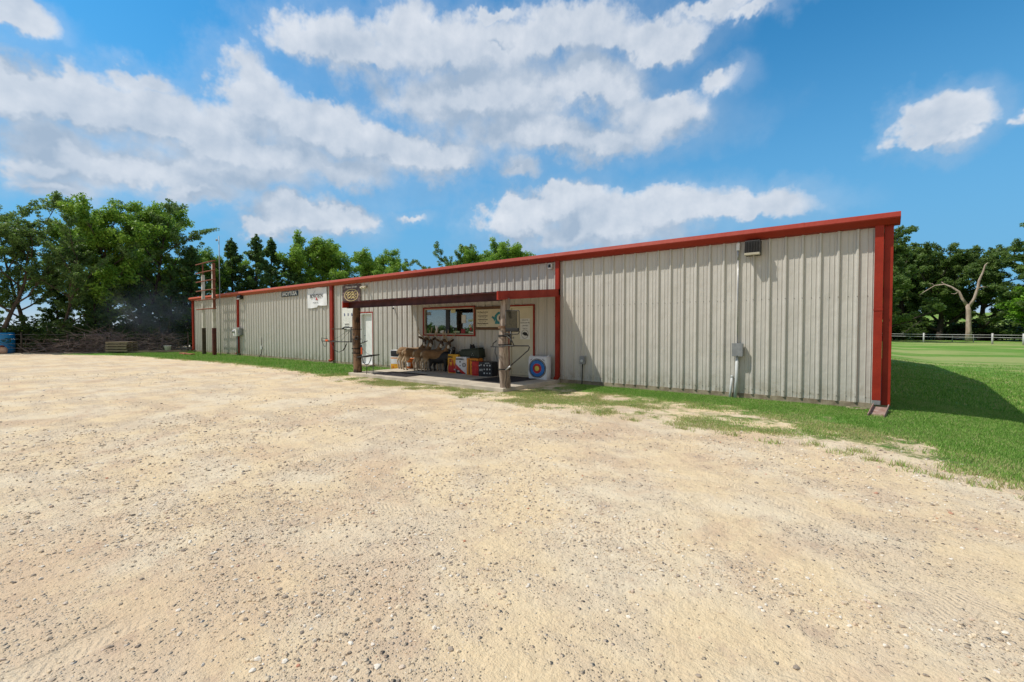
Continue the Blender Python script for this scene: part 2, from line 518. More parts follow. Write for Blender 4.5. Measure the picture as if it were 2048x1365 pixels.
h1 = t.math('MULTIPLY', t.math('MULTIPLY', m1, t.math('SUBTRACT', .42, v1.outputs['Distance'])), 1.3)
h2 = t.math('MULTIPLY', t.math('MULTIPLY', m2, t.math('SUBTRACT', .42, v2.outputs['Distance'])), 3.0)
hh = t.math('ADD', t.math('ADD', h1, h2), t.math('ADD', t.math('MULTIPLY', n_fin, .55), t.math('MULTIPLY', t.noise(pos, 90, 3, .6), .3)))
hh = t.math('ADD', hh, t.math('MULTIPLY', t.math('MULTIPLY', tn2, f_turf), 2.0))
hh = t.math('ADD', hh, t.math('MULTIPLY', t.noise(pos, 7, 5, .65), 1.6))
hh = t.math('ADD', hh, t.math('SUBTRACT', t.math('MULTIPLY', tt, .075), t.math('MULTIPLY', tm, .35)))
t.put(b.inputs['Normal'], t.bump(hh, .024))

cx = V[F].mean(1)
isg = VG[F].mean(1) > .52
def sub(name, sel):
    f = F[sel]; u, inv = np.unique(f.ravel(), return_inverse=True)
    me = mesh_np(name, V[u], inv.reshape(f.shape), gm, {'veg': VG[u]}, True)
    o = link(name, me); o['kind'] = 'structure'
    return o
sub('gravel_lot', ~isg)
sub('lawn', isg)

# ------------------------------------------------------------------ loose stones (uncountable)
rng = np.random.default_rng(3)
ph = (1 + 5 ** .5) / 2
ICO = np.array([(-1, ph, 0), (1, ph, 0), (-1, -ph, 0), (1, -ph, 0), (0, -1, ph), (0, 1, ph), (0, -1, -ph), (0, 1, -ph), (ph, 0, -1), (ph, 0, 1), (-ph, 0, -1), (-ph, 0, 1)]) / 1.9
ICF = np.array([(0, 11, 5), (0, 5, 1), (0, 1, 7), (0, 7, 10), (0, 10, 11), (1, 5, 9), (5, 11, 4), (11, 10, 2), (10, 7, 6), (7, 1, 8), (3, 9, 4), (3, 4, 2), (3, 2, 6), (3, 6, 8), (3, 8, 9), (4, 9, 5), (2, 4, 11), (6, 2, 10), (8, 6, 7), (9, 8, 1)])
def scatter(n, r0, r1):
    """points seen from the lot, radius r0..r1 from the photographer's stand"""
    rr = np.sqrt(rng.random(n) * (r1 ** 2 - r0 ** 2) + r0 ** 2)
    an = R(38.1) + R(90) + (rng.random(n) - .5) * R(112)
    return rr * np.cos(an), rr * np.sin(an)
xs, ys, rs = [], [], []
for n, r0, r1, s0, s1 in (((44000, 1.8, 5, .0026, .0145), (44000, 5, 10, .0038, .019), (20000, 10, 22, .007, .025))):
    x, y = scatter(n, r0, r1)
    den = sst(fbm(x, y, 1.3, 4) * .6 + vnoise(x * .5, y * 2.2, 1.4) * .4, .38, .62)
    keep = (rng.random(n) < .07 + .93 * den ** 1.6) & (BY_(x) - y > -.3)
    x = x[keep]; y = y[keep]
    s_ = s0 + (s1 - s0) * rng.random(len(x)) ** 7.0
    xs.append(x); ys.append(y); rs.append(s_)
x = np.concatenate(xs); y = np.concatenate(ys); s_ = np.concatenate(rs); n = len(x)
jit = ICO[None] * (1 + (rng.random((n, 12, 1)) - .5) * .55)
sc3 = np.stack([1 + (rng.random(n) - .5) * .7, 1 + (rng.random(n) - .5) * .7, .5 + rng.random(n) * .35], 1)[:, None, :]
a = rng.random(n) * 2 * PI
P = jit * sc3 * s_[:, None, None]
ca, sa = np.cos(a)[:, None], np.sin(a)[:, None]
P = np.stack([P[..., 0] * ca - P[..., 1] * sa, P[..., 0] * sa + P[..., 1] * ca, P[..., 2]], -1)
P += np.stack([x, y, height(x, y) + s_ * .18], 1)[:, None, :]
sv = P.reshape(-1, 3)
sf = (ICF[None] + (np.arange(n) * 12)[:, None, None]).reshape(-1, 3)
sm, t, b = new_mat('stone')
at = t.n('ShaderNodeAttribute'); at.attribute_name = 'tone'
sc_ = ramp(t, at.outputs['Fac'], [(0, (.14, .12, .11)), (.18, (.38, .31, .24)), (.40, (.60, .49, .35)), (.64, (.66, .54, .38)), (.76, (.50, .36, .26)), (.80, (.62, .57, .50)), (.97, (.76, .72, .64)), (1, (.42, .14, .07))])
p_ = t.n('ShaderNodeNewGeometry').outputs['Position']
t.put(b.inputs['Base Color'], t.mix(t.ss(t.noise(p_, 120, 3), .3, .7), sc_, t.mix(.35, sc_, (.5, .4, .28, 1))))
b.inputs['Roughness'].default_value = .85
tone = rng.random(n)
tag(link('gravel', mesh_np('gravel', sv, sf, sm, {'tone': np.repeat(tone, 12)})), kind='stuff')

# ------------------------------------------------------------------ grass blades (uncountable)
def blades(X, Y, hgt, wid, per=5, spread=.035):
    n = len(X) * per
    x = np.repeat(X, per) + rng.normal(0, spread, n); y = np.repeat(Y, per) + rng.normal(0, spread, n)
    hh = np.repeat(hgt, per) * (.6 + .7 * rng.random(n)); ww = np.repeat(wid, per)
    a = rng.random(n) * 2 * PI; l = (rng.random((n, 2)) - .5) * 1.3
    z = height(x, y)
    p0 = np.stack([x - np.cos(a) * ww, y - np.sin(a) * ww, z - .004], 1)
    p1 = np.stack([x + np.cos(a) * ww, y + np.sin(a) * ww, z - .004], 1)
    p2 = np.stack([x + l[:, 0] * hh, y + l[:, 1] * hh, z + hh], 1)
    V = np.stack([p0, p1, p2], 1).reshape(-1, 3)
    straw = .36 * (1 - sst(veg(x, y) + (fbm(x, y, .8, 3) - .5) * .5, .50, .80))
    return V, np.arange(n * 3).reshape(-1, 3), np.repeat(np.clip(rng.normal(.48, .22, n) + straw, 0, 1.4), 3)
def turf_pts(n, x0, x1, y0, y1, thr=.62, bias=0.0):
    x = x0 + (x1 - x0) * rng.random(n); y = y0 + (y1 - y0) * rng.random(n)
    v = veg(x, y) + (fbm(x * 1.0, y, .55, 4) - .5) * 1.1 + bias
    ok = rng.random(n) < sst(v, thr - .22, thr + .14) ** 1.5
    ok &= rng.random(n) < 1 - .92 * sst(y, 13, 33)
    ok &= ~((x > -37.2) & (x < .42) & (y > 11.2) & (y < 30))        # building
    ok &= ~((x > -13.75) & (x < -6.98) & (y > 8.58))                # porch slab
    return x[ok], y[ok]
L = []
for n, x0, x1, y0, y1, h0, w0, bias in ((9000, -37, -14, 6.8, 11.2, .055, .012, 0), (70000, -14.5, .5, 7.3, 11.2, .026, .005, 0),
                                        (52000, .3, 7, 5.5, 14, .036, .006, .05), (34000, .3, 16, 14, 34, .05, .013, .1), (12000, -1.5, 12, 3.0, 9, .045, .005, -.06)):
    x, y = turf_pts(n, x0, x1, y0, y1, .60, bias)
    L.append(blades(x, y, np.full(len(x), h0), np.full(len(x), w0), 6, .05 if h0 < .05 else .09))
# coarse tufts standing on the gravel edge
tx = np.array([-2.2, -1.6, -1.0, -.55, -.25, .05, .35, .62, .9, 1.15, 1.5, 1.8, 2.3, -.05, .75, 1.3, -3.1, -4.2, -5.3, -7.2, 2.9, 3.4])
ty = np.array([7.15, 7.2, 7.0, 7.25, 6.95, 6.85, 6.75, 6.55, 6.5, 6.7, 6.6, 6.4, 6.1, 7.2, 6.9, 6.3, 7.3, 7.35, 7.3, 7.35, 5.9, 5.6])
tx = np.repeat(tx, 9) + rng.normal(0, .07, len(tx) * 9); ty = np.repeat(ty, 9) + rng.normal(0, .045, len(ty) * 9)
L.append(blades(tx, ty, np.full(len(tx), .065), np.full(len(tx), .005), 9, .035))
off = 0; Vs = []; Fs = []; Ts = []
for v_, f_, t_ in L:
    Vs.append(v_); Fs.append(f_ + off); Ts.append(t_); off += len(v_)
grm, t, b = new_mat('grass_blade')
at = t.n('ShaderNodeAttribute'); at.attribute_name = 'tone'
p_ = t.n('ShaderNodeNewGeometry').outputs['Position']
gtone = t.math('ADD', t.math('MULTIPLY', at.outputs['Fac'], .6), t.math('MULTIPLY', t.noise(p_, .9, 4), .4))
gc = ramp(t, gtone, [(.1, (.07, .18, .025)), (.40, (.16, .33, .05)), (.58, (.26, .43, .09)), (.74, (.48, .44, .22))])
t.put(b.inputs['Base Color'], gc); b.inputs['Roughness'].default_value = .6
b.inputs['Specular IOR Level'].default_value = .25
tr = t.n('ShaderNodeBsdfTranslucent'); t.put(tr.inputs[0], gc)
ms = t.n('ShaderNodeMixShader'); ms.inputs[0].default_value = .3
t.nt.links.new(b.outputs[0], ms.inputs[1]); t.nt.links.new(tr.outputs[0], ms.inputs[2])
t.nt.links.new(ms.outputs[0], t.nt.nodes['Material Output'].inputs[0])
tag(link('grass', mesh_np('grass', np.concatenate(Vs), np.concatenate(Fs), grm, {'tone': np.concatenate(Ts)})), kind='stuff')

# ================================================================== BUILDING
WY = 11.24           # wall plane
def sheet_mat(name, c1, c2, rough, dirt=(.30, .26, .19)):
    m, t, b = new_mat(name)
    p = t.n('ShaderNodeNewGeometry').outputs['Position']
    st = t.noise(t.vm('MULTIPLY', p, (3.2, 3.2, .25)), 1.6, 5, .6)
    c = t.mix(t.ss(st, .3, .7), c1 + (1,), c2 + (1,))
    s = t.n('ShaderNodeSeparateXYZ'); t.put(s.inputs[0], p)
    spl = t.math('MULTIPLY', t.ss(s.outputs[2], .65, .1), t.ss(t.noise(p, 7, 5, .7), .35, .7))
    c = t.mix(t.math('MULTIPLY', spl, .7), c, dirt + (1,))
    run = t.noise(t.vm('MULTIPLY', p, (14, 14, .5)), 1.0, 4, .7)
    c = t.mix(t.math('MULTIPLY', t.ss(run, .58, .76), .14), c, (.27, .24, .20, 1))
    t.put(b.inputs['Base Color'], c)
    t.put(b.inputs['Roughness'], t.ss(st, .3, .7, rough, rough + .12))
    t.put(b.inputs['Normal'], t.bump(t.noise(t.vm('MULTIPLY', p, (1, 1, .7)), 2.3, 3), .035))
    b.inputs['Specular IOR Level'].default_value = .5
    return m
m_side = sheet_mat('siding_paint', (.52, .50, .455), (.475, .455, .415), .38)
m_red = M('red_trim_paint', (.31, .028, .013), .5, (.235, .020, .010), 2.5, spec=.22, bump=.02, bscale=2)
m_redold = M('faded_red_paint', (.33, .042, .022), .55, (.24, .024, .013), 1.3, spec=.22, bump=.02, bscale=2)
m_redd = M('shade_darkened_red', (.075, .009, .006), .6, (.045, .007, .005), 3)  # canopy red darkened to deepen the shade under the roof edge
m_conc = M('old_concrete', (.33, .28, .20), .9, (.20, .16, .11), 5, bump=.006)
m_slab = M('porch_concrete', (.52, .46, .37), .85, (.40, .35, .28), 2.2, bump=.003, bscale=60)
m_screw = M('screw_head', (.16, .15, .14), .4, metal=.6)
m_white = M('white_door_paint', (.74, .75, .74), .4, (.66, .67, .65), 3)
m_cream = M('cream_paint', (.62, .57, .42), .5, (.56, .51, .37), 3)
m_grey = M('grey_metal', (.24, .25, .26), .45, (.19, .20, .21), 8, spec=.5)
m_pvc = M('grey_plastic_pipe', (.52, .54, .54), .45, (.46, .48, .48), 5)
m_blk = M('black_plastic', (.012, .012, .013), .45, (.02, .02, .02), 8)
m_steel = M('galvanised', (.45, .46, .48), .35, (.35, .36, .38), 10, metal=.7)
m_roof = M('roof_sheet', (.40, .40, .38), .4, metal=.3)
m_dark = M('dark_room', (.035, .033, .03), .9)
m_paper = M('paper', (.72, .72, .68), .7, (.64, .64, .60), 9)
m_whitep = M('white_plastic', (.75, .75, .73), .4, (.68, .68, .66), 6)

gt_m, t, b = new_mat('weathered_gutter_paint')
p_ = t.n('ShaderNodeNewGeometry').outputs['Position']
sp = t.n('ShaderNodeSeparateXYZ'); t.put(sp.inputs[0], p_)
wr = t.math('ADD', t.ss(sp.outputs[0], -3, -33), t.math('MULTIPLY', t.math('SUBTRACT', t.noise(t.vm('MULTIPLY', p_, (.5, 1, 1)), 1.2, 4, .6), .5), .5), clamp=True)
t.put(b.inputs['Base Color'], t.mix(wr, (.28, .030, .016, 1), (.44, .105, .062, 1)))
b.inputs['Roughness'].default_value = .55; b.inputs['Specular IOR Level'].default_value = .22
t.put(b.inputs['Normal'], t.bump(t.noise(p_, 2.0, 3), .02))
bld = empty('metal_building', (-18, WY, 0), 0, 'long low metal building with grey ribbed siding and red roof trim', 'building')
def bpart(mb, name, mats, bevel=0.0, parent=None):
    """build at world coordinates, then hand over to its thing"""
    o = mb.build(name, mats, None, bevel)
    return adopt(o, parent or bld)
def adopt(o, parent):
    bpy.context.view_layer.update()
    mw = o.matrix_world.copy()
    o.parent = parent
    o.matrix_parent_inverse = parent.matrix_world.inverted()
    return o
bpy.context.view_layer.update()
X0, X1 = -36.95, .20
OPEN = [(-16.94, -16.09, 0, 2.23), (-12.90, -10.41, 1.36, 2.29), (-8.89, -7.98, 0, 2.26)]
# rib profile over .305 m: one tall rib, two low ones
prof = [(0, 0), (.100, 0), (.106, .009), (.114, .009), (.120, 0), (.180, 0), (.186, .009), (.194, .009), (.200, 0), (.226, 0), (.254, .040), (.280, .040)]
def rib(x):
    u = (x - X1 + .05) % .305
    pts = prof + [(.303, 0), (.305, 0)]
    return float(np.interp(u, [p[0] for p in pts], [p[1] for p in pts]))
xs_ = set()
k = -130
while True:
    bx = X1 - .05 + k * .305
    if bx > X1: break
    for p in prof + [(.303, 0)]:
        if X0 < bx + p[0] < X1: xs_.add(round(bx + p[0], 4))
    k += 1
for a_, b_, _, _ in OPEN: xs_.add(a_); xs_.add(b_)
xs_.add(X0); xs_.add(X1)
xs_ = sorted(xs_)
mb = MB()
for a_, b_ in zip(xs_[:-1], xs_[1:]):
    mid = (a_ + b_) / 2
    rng_z = [(.11, 3.60)]
    for o0, o1, z0, z1 in OPEN:
        if o0 < mid < o1:
            rng_z = ([(.11, z0)] if z0 > .2 else []) + [(z1, 3.60)]
    ya, yb = WY - rib(a_), WY - rib(b_)
    for z0, z1 in rng_z:
        mb.add([(a_, ya, z0), (b_, yb, z0), (b_, yb, z1), (a_, ya, z1)], [(0, 1, 2, 3)])
bpart(mb, 'wall_siding', m_side)
# side and back walls, roof (gable, ridge along the building)
BD = 18.0
mb = MB()
mb.add([(.20, WY + .02, .11), (.20, WY + BD, .11), (.20, WY + BD, 3.6), (.20, WY + BD / 2, 4.65), (.20, WY + .02, 3.6)], [(0, 1, 2, 3, 4)])
mb.add([(X0, WY + .02, .11), (X0, WY + BD, .11), (X0, WY + BD, 3.6), (X0, WY + BD / 2, 4.65), (X0, WY + .02, 3.6)], [(4, 3, 2, 1, 0)])
mb.add([(X0, WY + BD, .11), (.20, WY + BD, .11), (.20, WY + BD, 3.6), (X0, WY + BD, 3.6)], [(0, 1, 2, 3)])
bpart(mb, 'end_wall', m_side)
mb = MB()
for y0, z0, y1, z1 in ((WY - .05, 3.66, WY + BD / 2, 4.72), (WY + BD + .1, 3.66, WY + BD / 2, 4.72)):
    mb.add([(X0 - .1, y0, z0), (.33, y0, z0), (.33, y1, z1), (X0 - .1, y1, z1), (X0 - .1, y0, z0 - .03), (.33, y0, z0 - .03), (.33, y1, z1 - .03), (X0 - .1, y1, z1 - .03)],
           [(0, 1, 2, 3), (7, 6, 5, 4), (0, 4, 5, 1), (1, 5, 6, 2), (2, 6, 7, 3), (3, 7, 4, 0)])
bpart(mb, 'roof', m_roof)
# concrete footing
mb = MB()
mb.box(X0 - .02, .32, WY - .012, WY + .3, -.6, .112)
mb.box(.05, .32, WY + .3, WY + BD, -.6, .112)
bpart(mb, 'footing', m_conc)
# eave trim / gutter in lengths
def eave(x0, x1):
    y = WY
    return [(y, 3.50), (y - .13, 3.515), (y - .255, 3.605), (y - .262, 3.625), (y - .235, 3.705), (y - .20, 3.725), (y, 3.735)], x0, x1
mb = MB()
cuts = [-37.0, -31.0, -25.0, -19.0, -13.1, -7.1, -1.1, .43]
for i, (a_, b_) in enumerate(zip(cuts[:-1], cuts[1:])):
    pr, _, _ = eave(a_, b_)
    mb.prof_x(pr, a_ + .001, b_ - .001)
    if i: mb.prof_x([(y - .003 * (k not in (0, 6)), z + (.003 if k in (4, 5, 6) else -.003 if k < 2 else 0)) for k, (y, z) in enumerate(pr)], a_ - .03, a_ + .03)
bpart(mb, 'gutter', gt_m)
# rake trim on both ends
for xx, nm in ((.30, 'rake_trim'), (X0 - .12, 'rake_trim')):
    mb = MB()
    for y0, z0, y1, z1 in ((WY + .003, 3.70, WY + BD / 2, 4.76), (WY + BD + .1, 3.70, WY + BD / 2, 4.76)):
        mb.add([(xx, y0, z0), (xx + .12, y0, z0), (xx + .12, y1, z1), (xx, y1, z1), (xx, y0, z0 - .2), (xx + .05, y0, z0 - .2), (xx + .05, y1, z1 - .2), (xx, y1, z1 - .2)],
               [(0, 1, 2, 3), (7, 6, 5, 4), (0, 4, 5, 1), (1, 5, 6, 2), (2, 6, 7, 3), (3, 7, 4, 0)])
    bpart(mb, nm, m_red)
# corner trims
mb = MB(); mb.box(.205, .34, WY - .035, WY + .12, .10, 3.52)
bpart(mb, 'corner_trim', m_red, .004)
mb = MB(); mb.box(X0 - .10, X0 - .003, WY - .04, WY + .12, .10, 3.50)
bpart(mb, 'corner_trim', m_redold, .004)
# downspouts
def downspout(x, w_, mat, z0=.17, outlet=None):
    mb = MB(); y = WY - .034
    mb.box(x - w_ / 2, x + w_ / 2, y - .085, y, z0, 3.53)
    mb.box(x - w_ / 2 - .004, x + w_ / 2 + .004, y - .092, y - .0855, 1.9, 1.94)
    if outlet:
        mb.box(x - w_ / 2 + .004, x + w_ / 2 - .004, y - .083, y - .002, z0 - .085, z0 - .001, 1)
        return bpart(mb, 'downspout', [mat, outlet], .003)
    mb.obox((x, y - .10, z0 - .02), (w_ - .004, .14, .075), (28, 0, 0))
    return bpart(mb, 'downspout', mat, .003)
downspout(-36.75, .16, m_redold)
downspout(-29.28, .19, m_red)
downspout(-19.1, .20, m_red)
downspout(-7.08, .12, m_red)
downspout(.13, .135, m_red, .19, m_steel)
# fasteners
mb = MB()
k = 0
x = X1 - .05 - .02
row_x = []
while x > -15.5:
    row_x.append(x); x -= .305
for x in row_x:
    for z in (.22, 1.18, 2.2):
        if z == 1.18 and k % 3: pass
        for dx, ok in ((-.0155, z != 2.2 or True), (-.16, z != 1.18)):
            k += 1
            xx = x + dx
            if not ok or (z == 1.18 and k % 6): continue
            if -13.0 < xx < -7.2 and z > .5: continue
            y = WY - rib(xx) - .002
            mb.obox((xx, y, z + random.uniform(-.006, .006)), (.013, .008, .013), (0, 45, 0))
o = bpart(mb, 'screws', m_screw); o['kind'] = 'stuff'

# doors
def door(x0, x1, z1, leafmat, hinge_right=True, recess=.09):
    d_ = MB()
    fw = .045
    # outside red casing, proud of the ribs
    d_.box(x0 - fw, x0, WY - .045, WY + .01, .10, z1 + fw); d_.box(x1, x1 + fw, WY - .045, WY + .01, .10, z1 + fw)
    d_.box(x0, x1, WY - .045, WY + .01, z1, z1 + fw)
    dr = bpart(d_, 'door', m_red, .003)
    j = MB()
    j.box(x0 + .001, x0 + .05, WY - .03, WY + recess, .12, z1 - .001); j.box(x1 - .05, x1 - .001, WY - .03, WY + recess, .12, z1 - .001)
    j.box(x0 + .05, x1 - .05, WY - .03, WY + recess, z1 - .05, z1 - .001)
    j.box(x0 + .001, x1 - .001, WY - .05, WY + recess, .06, .119)
    bpart(j, 'jamb', leafmat, .003, dr)
    l = MB(); l.box(x0 + .053, x1 - .053, WY + recess - .045, WY + recess - .002, .125, z1 - .053)
    bpart(l, 'door_leaf', leafmat, .003, dr)
    xk = x0 + .12; yk = WY + recess - .05
    for z, r, nm in ((1.03, .032, 'door_knob'), (1.28, .03, 'deadbolt')):
        h = MB()
        h.tube([(xk, yk + .004, z), (xk, yk - .008, z)], r, 14)
        if z < 1.1:
            h.tube([(xk, yk - .008, z), (xk, yk - .045, z)], .011, 10); h.ell((xk, yk - .06, z), (.028, .022, .028))
        else: h.tube([(xk, yk - .008, z), (xk, yk - .02, z)], .018, 12)
        bpart(h, nm, m_steel, 0, dr)
    return dr
door(-16.94, -16.09, 2.23, m_white, recess=.14)
door2 = door(-8.89, -7.98, 2.26, m_cream, recess=.06)
mb = MB(); mb.box(-17.05, -15.95, WY - .35, WY - .013, -.1, .085)
bpart(mb, 'door_step', m_conc, .01)

# window
wn = MB(); fx0, fx1, fz0, fz1 = -12.90, -10.41, 1.36, 2.29
wn.box(fx0 - .05, fx0, WY - .05, WY + .01, fz0 - .05, fz1 + .05); wn.box(fx1, fx1 + .05, WY - .05, WY + .01, fz0 - .05, fz1 + .05)
wn.box(fx0, fx1, WY - .05, WY + .01, fz1, fz1 + .05); wn.box(fx0, fx1, WY - .05, WY + .01, fz0 - .05, fz0)
wnd = bpart(wn, 'window', m_red, .003)
m_tanf = M('tan_vinyl', (.50, .42, .33), .5, (.44, .37, .29), 6)
fr = MB(); g = .04
fr.box(fx0 + .001, fx0 + g, WY - .03, WY + .06, fz0 + .001, fz1 - .001); fr.box(fx1 - g, fx1 - .001, WY - .03, WY + .06, fz0 + .001, fz1 - .001)
fr.box(fx0 + g, fx1 - g, WY - .03, WY + .06, fz1 - g, fz1 - .001); fr.box(fx0 + g, fx1 - g, WY - .03, WY + .06, fz0 + .001, fz0 + g)
bpart(fr, 'frame', m_tanf, .002, wnd)
fr = MB(); fr.box(-11.80, -11.62, WY + .0, WY + .05, fz0 + g, fz1 - g)
bpart(fr, 'mullion', m_blk, .002, wnd)
gl, t, b = new_mat('window_glass')
nt = gl.node_tree
gs = t.n('ShaderNodeBsdfGlossy'); gs.inputs['Roughness'].default_value = .015; gs.inputs['Color'].default_value = (.8, .86, .88, 1)
tp = t.n('ShaderNodeBsdfTransparent'); tp.inputs[0].default_value = (.75, .8, .78, 1)
mx = t.n('ShaderNodeMixShader'); lw = t.n('ShaderNodeLayerWeight'); lw.inputs[0].default_value = .45
t.put(mx.inputs[0], t.math('ADD', t.math('MULTIPLY', lw.outputs['Fresnel'], .30), .15))
nt.links.new(tp.outputs[0], mx.inputs[1]); nt.links.new(gs.outputs[0], mx.inputs[2])
nt.links.new(mx.outputs[0], nt.nodes['Material Output'].inputs[0])
for a_, b_ in ((fx0 + g, -11.80), (-11.62, fx1 - g)):
    mb = MB(); mb.box(a_, b_, WY + .022, WY + .028, fz0 + g, fz1 - g)
    bpart(mb, 'pane', gl, 0, wnd)
# shallow room behind the panes
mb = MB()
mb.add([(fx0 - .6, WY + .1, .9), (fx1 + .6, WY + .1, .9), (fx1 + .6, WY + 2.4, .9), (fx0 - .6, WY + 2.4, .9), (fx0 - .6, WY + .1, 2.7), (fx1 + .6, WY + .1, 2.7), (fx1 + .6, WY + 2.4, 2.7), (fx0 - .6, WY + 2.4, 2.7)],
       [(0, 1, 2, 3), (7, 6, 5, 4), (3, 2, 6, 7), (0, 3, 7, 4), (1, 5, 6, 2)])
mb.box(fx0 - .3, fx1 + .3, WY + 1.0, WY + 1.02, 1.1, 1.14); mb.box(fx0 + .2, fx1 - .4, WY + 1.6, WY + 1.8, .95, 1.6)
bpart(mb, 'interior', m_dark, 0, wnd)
# pale board behind the left pane with the tube lettering
m_board = M('blue_grey_board', (.30, .36, .37), .8, (.26, .31, .32), 3)
mb = MB(); mb.box(-12.84, -12.0, WY + .10, WY + .115, 1.72, 2.22)
bpart(mb, 'shade_board', m_board, 0, wnd)
m_tube = M('pale_tube', (.50, .62, .62), .4)
mb = MB()
mb.tube([(-12.25 + .23 * math.cos(a), WY + .085, 1.84 + .2 * math.sin(a)) for a in np.linspace(0, PI, 15)], .006, 6)
bpart(mb, 'sign_arch', m_tube, 0, wnd)
adopt(lettering('OPEN', .16, (-12.25, WY + .09, 1.87), m_tube, None, name='open_lettering'), wnd)
# papers and stickers on the inside of the panes
def sticker(x0, x1, z0, z1, mat, name='sticker'):
    mb = MB(); mb.box(x0, x1, WY + .0165, WY + .0195, z0, z1)
    return bpart(mb, name, mat, 0, wnd)
m_lime = M('pale_green_paper', (.45, .58, .36), .6); m_redp = M('red_sticker', (.35, .03, .03), .5)
m_yelp = M('yellow_paper', (.62, .60, .34), .6)
sticker(-11.55, -11.33, 2.12, 2.24, m_yelp, 'paper_notice')
sticker(-11.03, -10.83, 1.76, 2.04, m_paper, 'paper_notice')
sticker(-10.72, -10.48, 1.81, 1.88, m_lime); sticker(-11.42, -11.13, 1.43, 1.49, m_lime)
sticker(-11.05, -10.87, 1.41, 1.56, m_redp)
sticker(-11.75, -11.66, 1.42, 1.50, m_tanf)
sticker(-12.79, -12.60, 2.06, 2.18, m_grey)
sticker(-10.62, -10.48, 1.42, 1.46, m_paper)
for cx_, cz_, r_, mt in ((-10.64, 1.66, .06, m_yelp), (-10.60, 1.56, .055, m_redp), (-10.66, 1.45, .04, m_lime), (-10.52, 1.68, .035, m_grey)):
    mb = MB(); mb.poly_y([(cx_ + r_ * math.cos(a), cz_ + r_ * math.sin(a)) for a in np.linspace(0, 2 * PI, 14)[:-1]], WY + .0165, WY + .0195)
    bpart(mb, 'sticker', mt, 0, wnd)
mb = MB()  # white decals near the sill: a forked shape, a fish-like shape and a bottle
mb.poly_y([(-12.36, 1.42), (-12.22, 1.42), (-12.25, 1.54), (-12.22, 1.66), (-12.27, 1.68), (-12.29, 1.60), (-12.32, 1.69), (-12.37, 1.66), (-12.33, 1.54)], WY + .0165, WY + .0195)
mb.poly_y([(-12.13, 1.46), (-12.05, 1.50), (-11.92, 1.52), (-11.90, 1.45), (-11.98, 1.41), (-12.08, 1.42)], WY + .0165, WY + .0195)
mb.box(-11.85, -11.825, WY + .0165, WY + .0195, 1.41, 1.5)
bpart(mb, 'white_decal', m_whitep, 0, wnd)

# ------------------------------------------------------------------ porch
sl_ = MB(); sl_.box(-13.72, -7.02, 8.6, WY - .036, -.12, .10)
s_o = sl_.build('concrete_pavement', m_slab, None, .012); s_o['kind'] = 'structure'
can = empty('porch_canopy', (-10.4, 9.9, 0), 0, 'shallow red porch roof over the deer statues, held by two log posts', 'canopy')
bpy.context.view_layer.update()
cL, cR, yF, yB = -13.72, -7.05, 8.42, WY - .04
zF, zB = 2.44, 2.68
mb = MB()
nn = int((cR - cL) / .0762)
for i in range(nn):   # ribbed roof sheet
    a_ = cL + (cR - cL) * i / nn; b_ = cL + (cR - cL) * (i + 1) / nn
    up_ = .022 if i % 4 == 0 else 0
    mb.add([(a_, yF, zF + up_), (b_, yF, zF + up_), (b_, yB, zB + up_), (a_, yB, zB + up_), (a_, yF, zF - .012), (b_, yF, zF - .012), (b_, yB, zB - .012), (a_, yB, zB - .012)],
           [(0, 1, 2, 3), (7, 6, 5, 4), (0, 4, 5, 1), (2, 6, 7, 3), (0, 3, 7, 4), (1, 5, 6, 2)])
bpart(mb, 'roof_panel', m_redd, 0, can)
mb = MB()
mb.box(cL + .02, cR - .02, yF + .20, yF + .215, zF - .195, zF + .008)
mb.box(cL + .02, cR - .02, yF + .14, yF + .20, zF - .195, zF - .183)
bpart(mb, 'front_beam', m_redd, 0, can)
def slab4(x0, x1, ya, za, yb, zb, h):
    m_ = MB()
    m_.add([(x0, ya, za - h), (x1, ya, za - h), (x1, yb, zb - h), (x0, yb, zb - h), (x0, ya, za), (x1, ya, za), (x1, yb, zb), (x0, yb, zb)],
           [(0, 3, 2, 1), (4, 5, 6, 7), (0, 1, 5, 4), (1, 2, 6, 5), (2, 3, 7, 6), (3, 0, 4, 7)])
    return m_
m_ = slab4(cR - .018, cR + .03, yF - .005, zF + .03, yB, zB + .03, .215)
m_.add([(cR + .031, yF, zF - .15), (cR + .05, yF, zF - .15), (cR + .05, yB, zB - .15), (cR + .031, yB, zB - .15), (cR + .031, yF, zF - .18), (cR + .05, yF, zF - .18), (cR + .05, yB, zB - .18), (cR + .031, yB, zB - .18)],
       [(0, 1, 2, 3), (7, 6, 5, 4), (0, 4, 5, 1), (1, 5, 6, 2), (2, 6, 7, 3), (3, 7, 4, 0)])
bpart(m_, 'side_beam', m_red, 0, can)
bpart(slab4(cL - .03, cL + .018, yF - .005, zF + .03, yB, zB + .03, .215), 'side_beam', m_red, 0, can)
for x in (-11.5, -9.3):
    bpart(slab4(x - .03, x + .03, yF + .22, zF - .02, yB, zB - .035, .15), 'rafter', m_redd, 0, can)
mb = MB(); mb.obox((cL - .03, yF + .16, zF - .10), (.08, .14, .16), (0, 0, 8))
bpart(mb, 'end_cap', m_pvc, .01, can)
def log_mat(name, c1, c2, c3):
    m, t, b = new_mat(name)
    p = t.n('ShaderNodeTexCoord').outputs['Object']
    st = t.noise(t.vm('MULTIPLY', p, (22, 22, 1.6)), 1.0, 6, .65, .6)
    c = t.mix(t.ss(st, .35, .62), c1 + (1,), c2 + (1,))
    c = t.mix(t.ss(t.noise(p, 5, 4), .5, .62), c, c3 + (1,))
    t.put(b.inputs['Base Color'], c); b.inputs['Roughness'].default_value = .9
    t.put(b.inputs['Normal'], t.bump(st, .02))
    return m
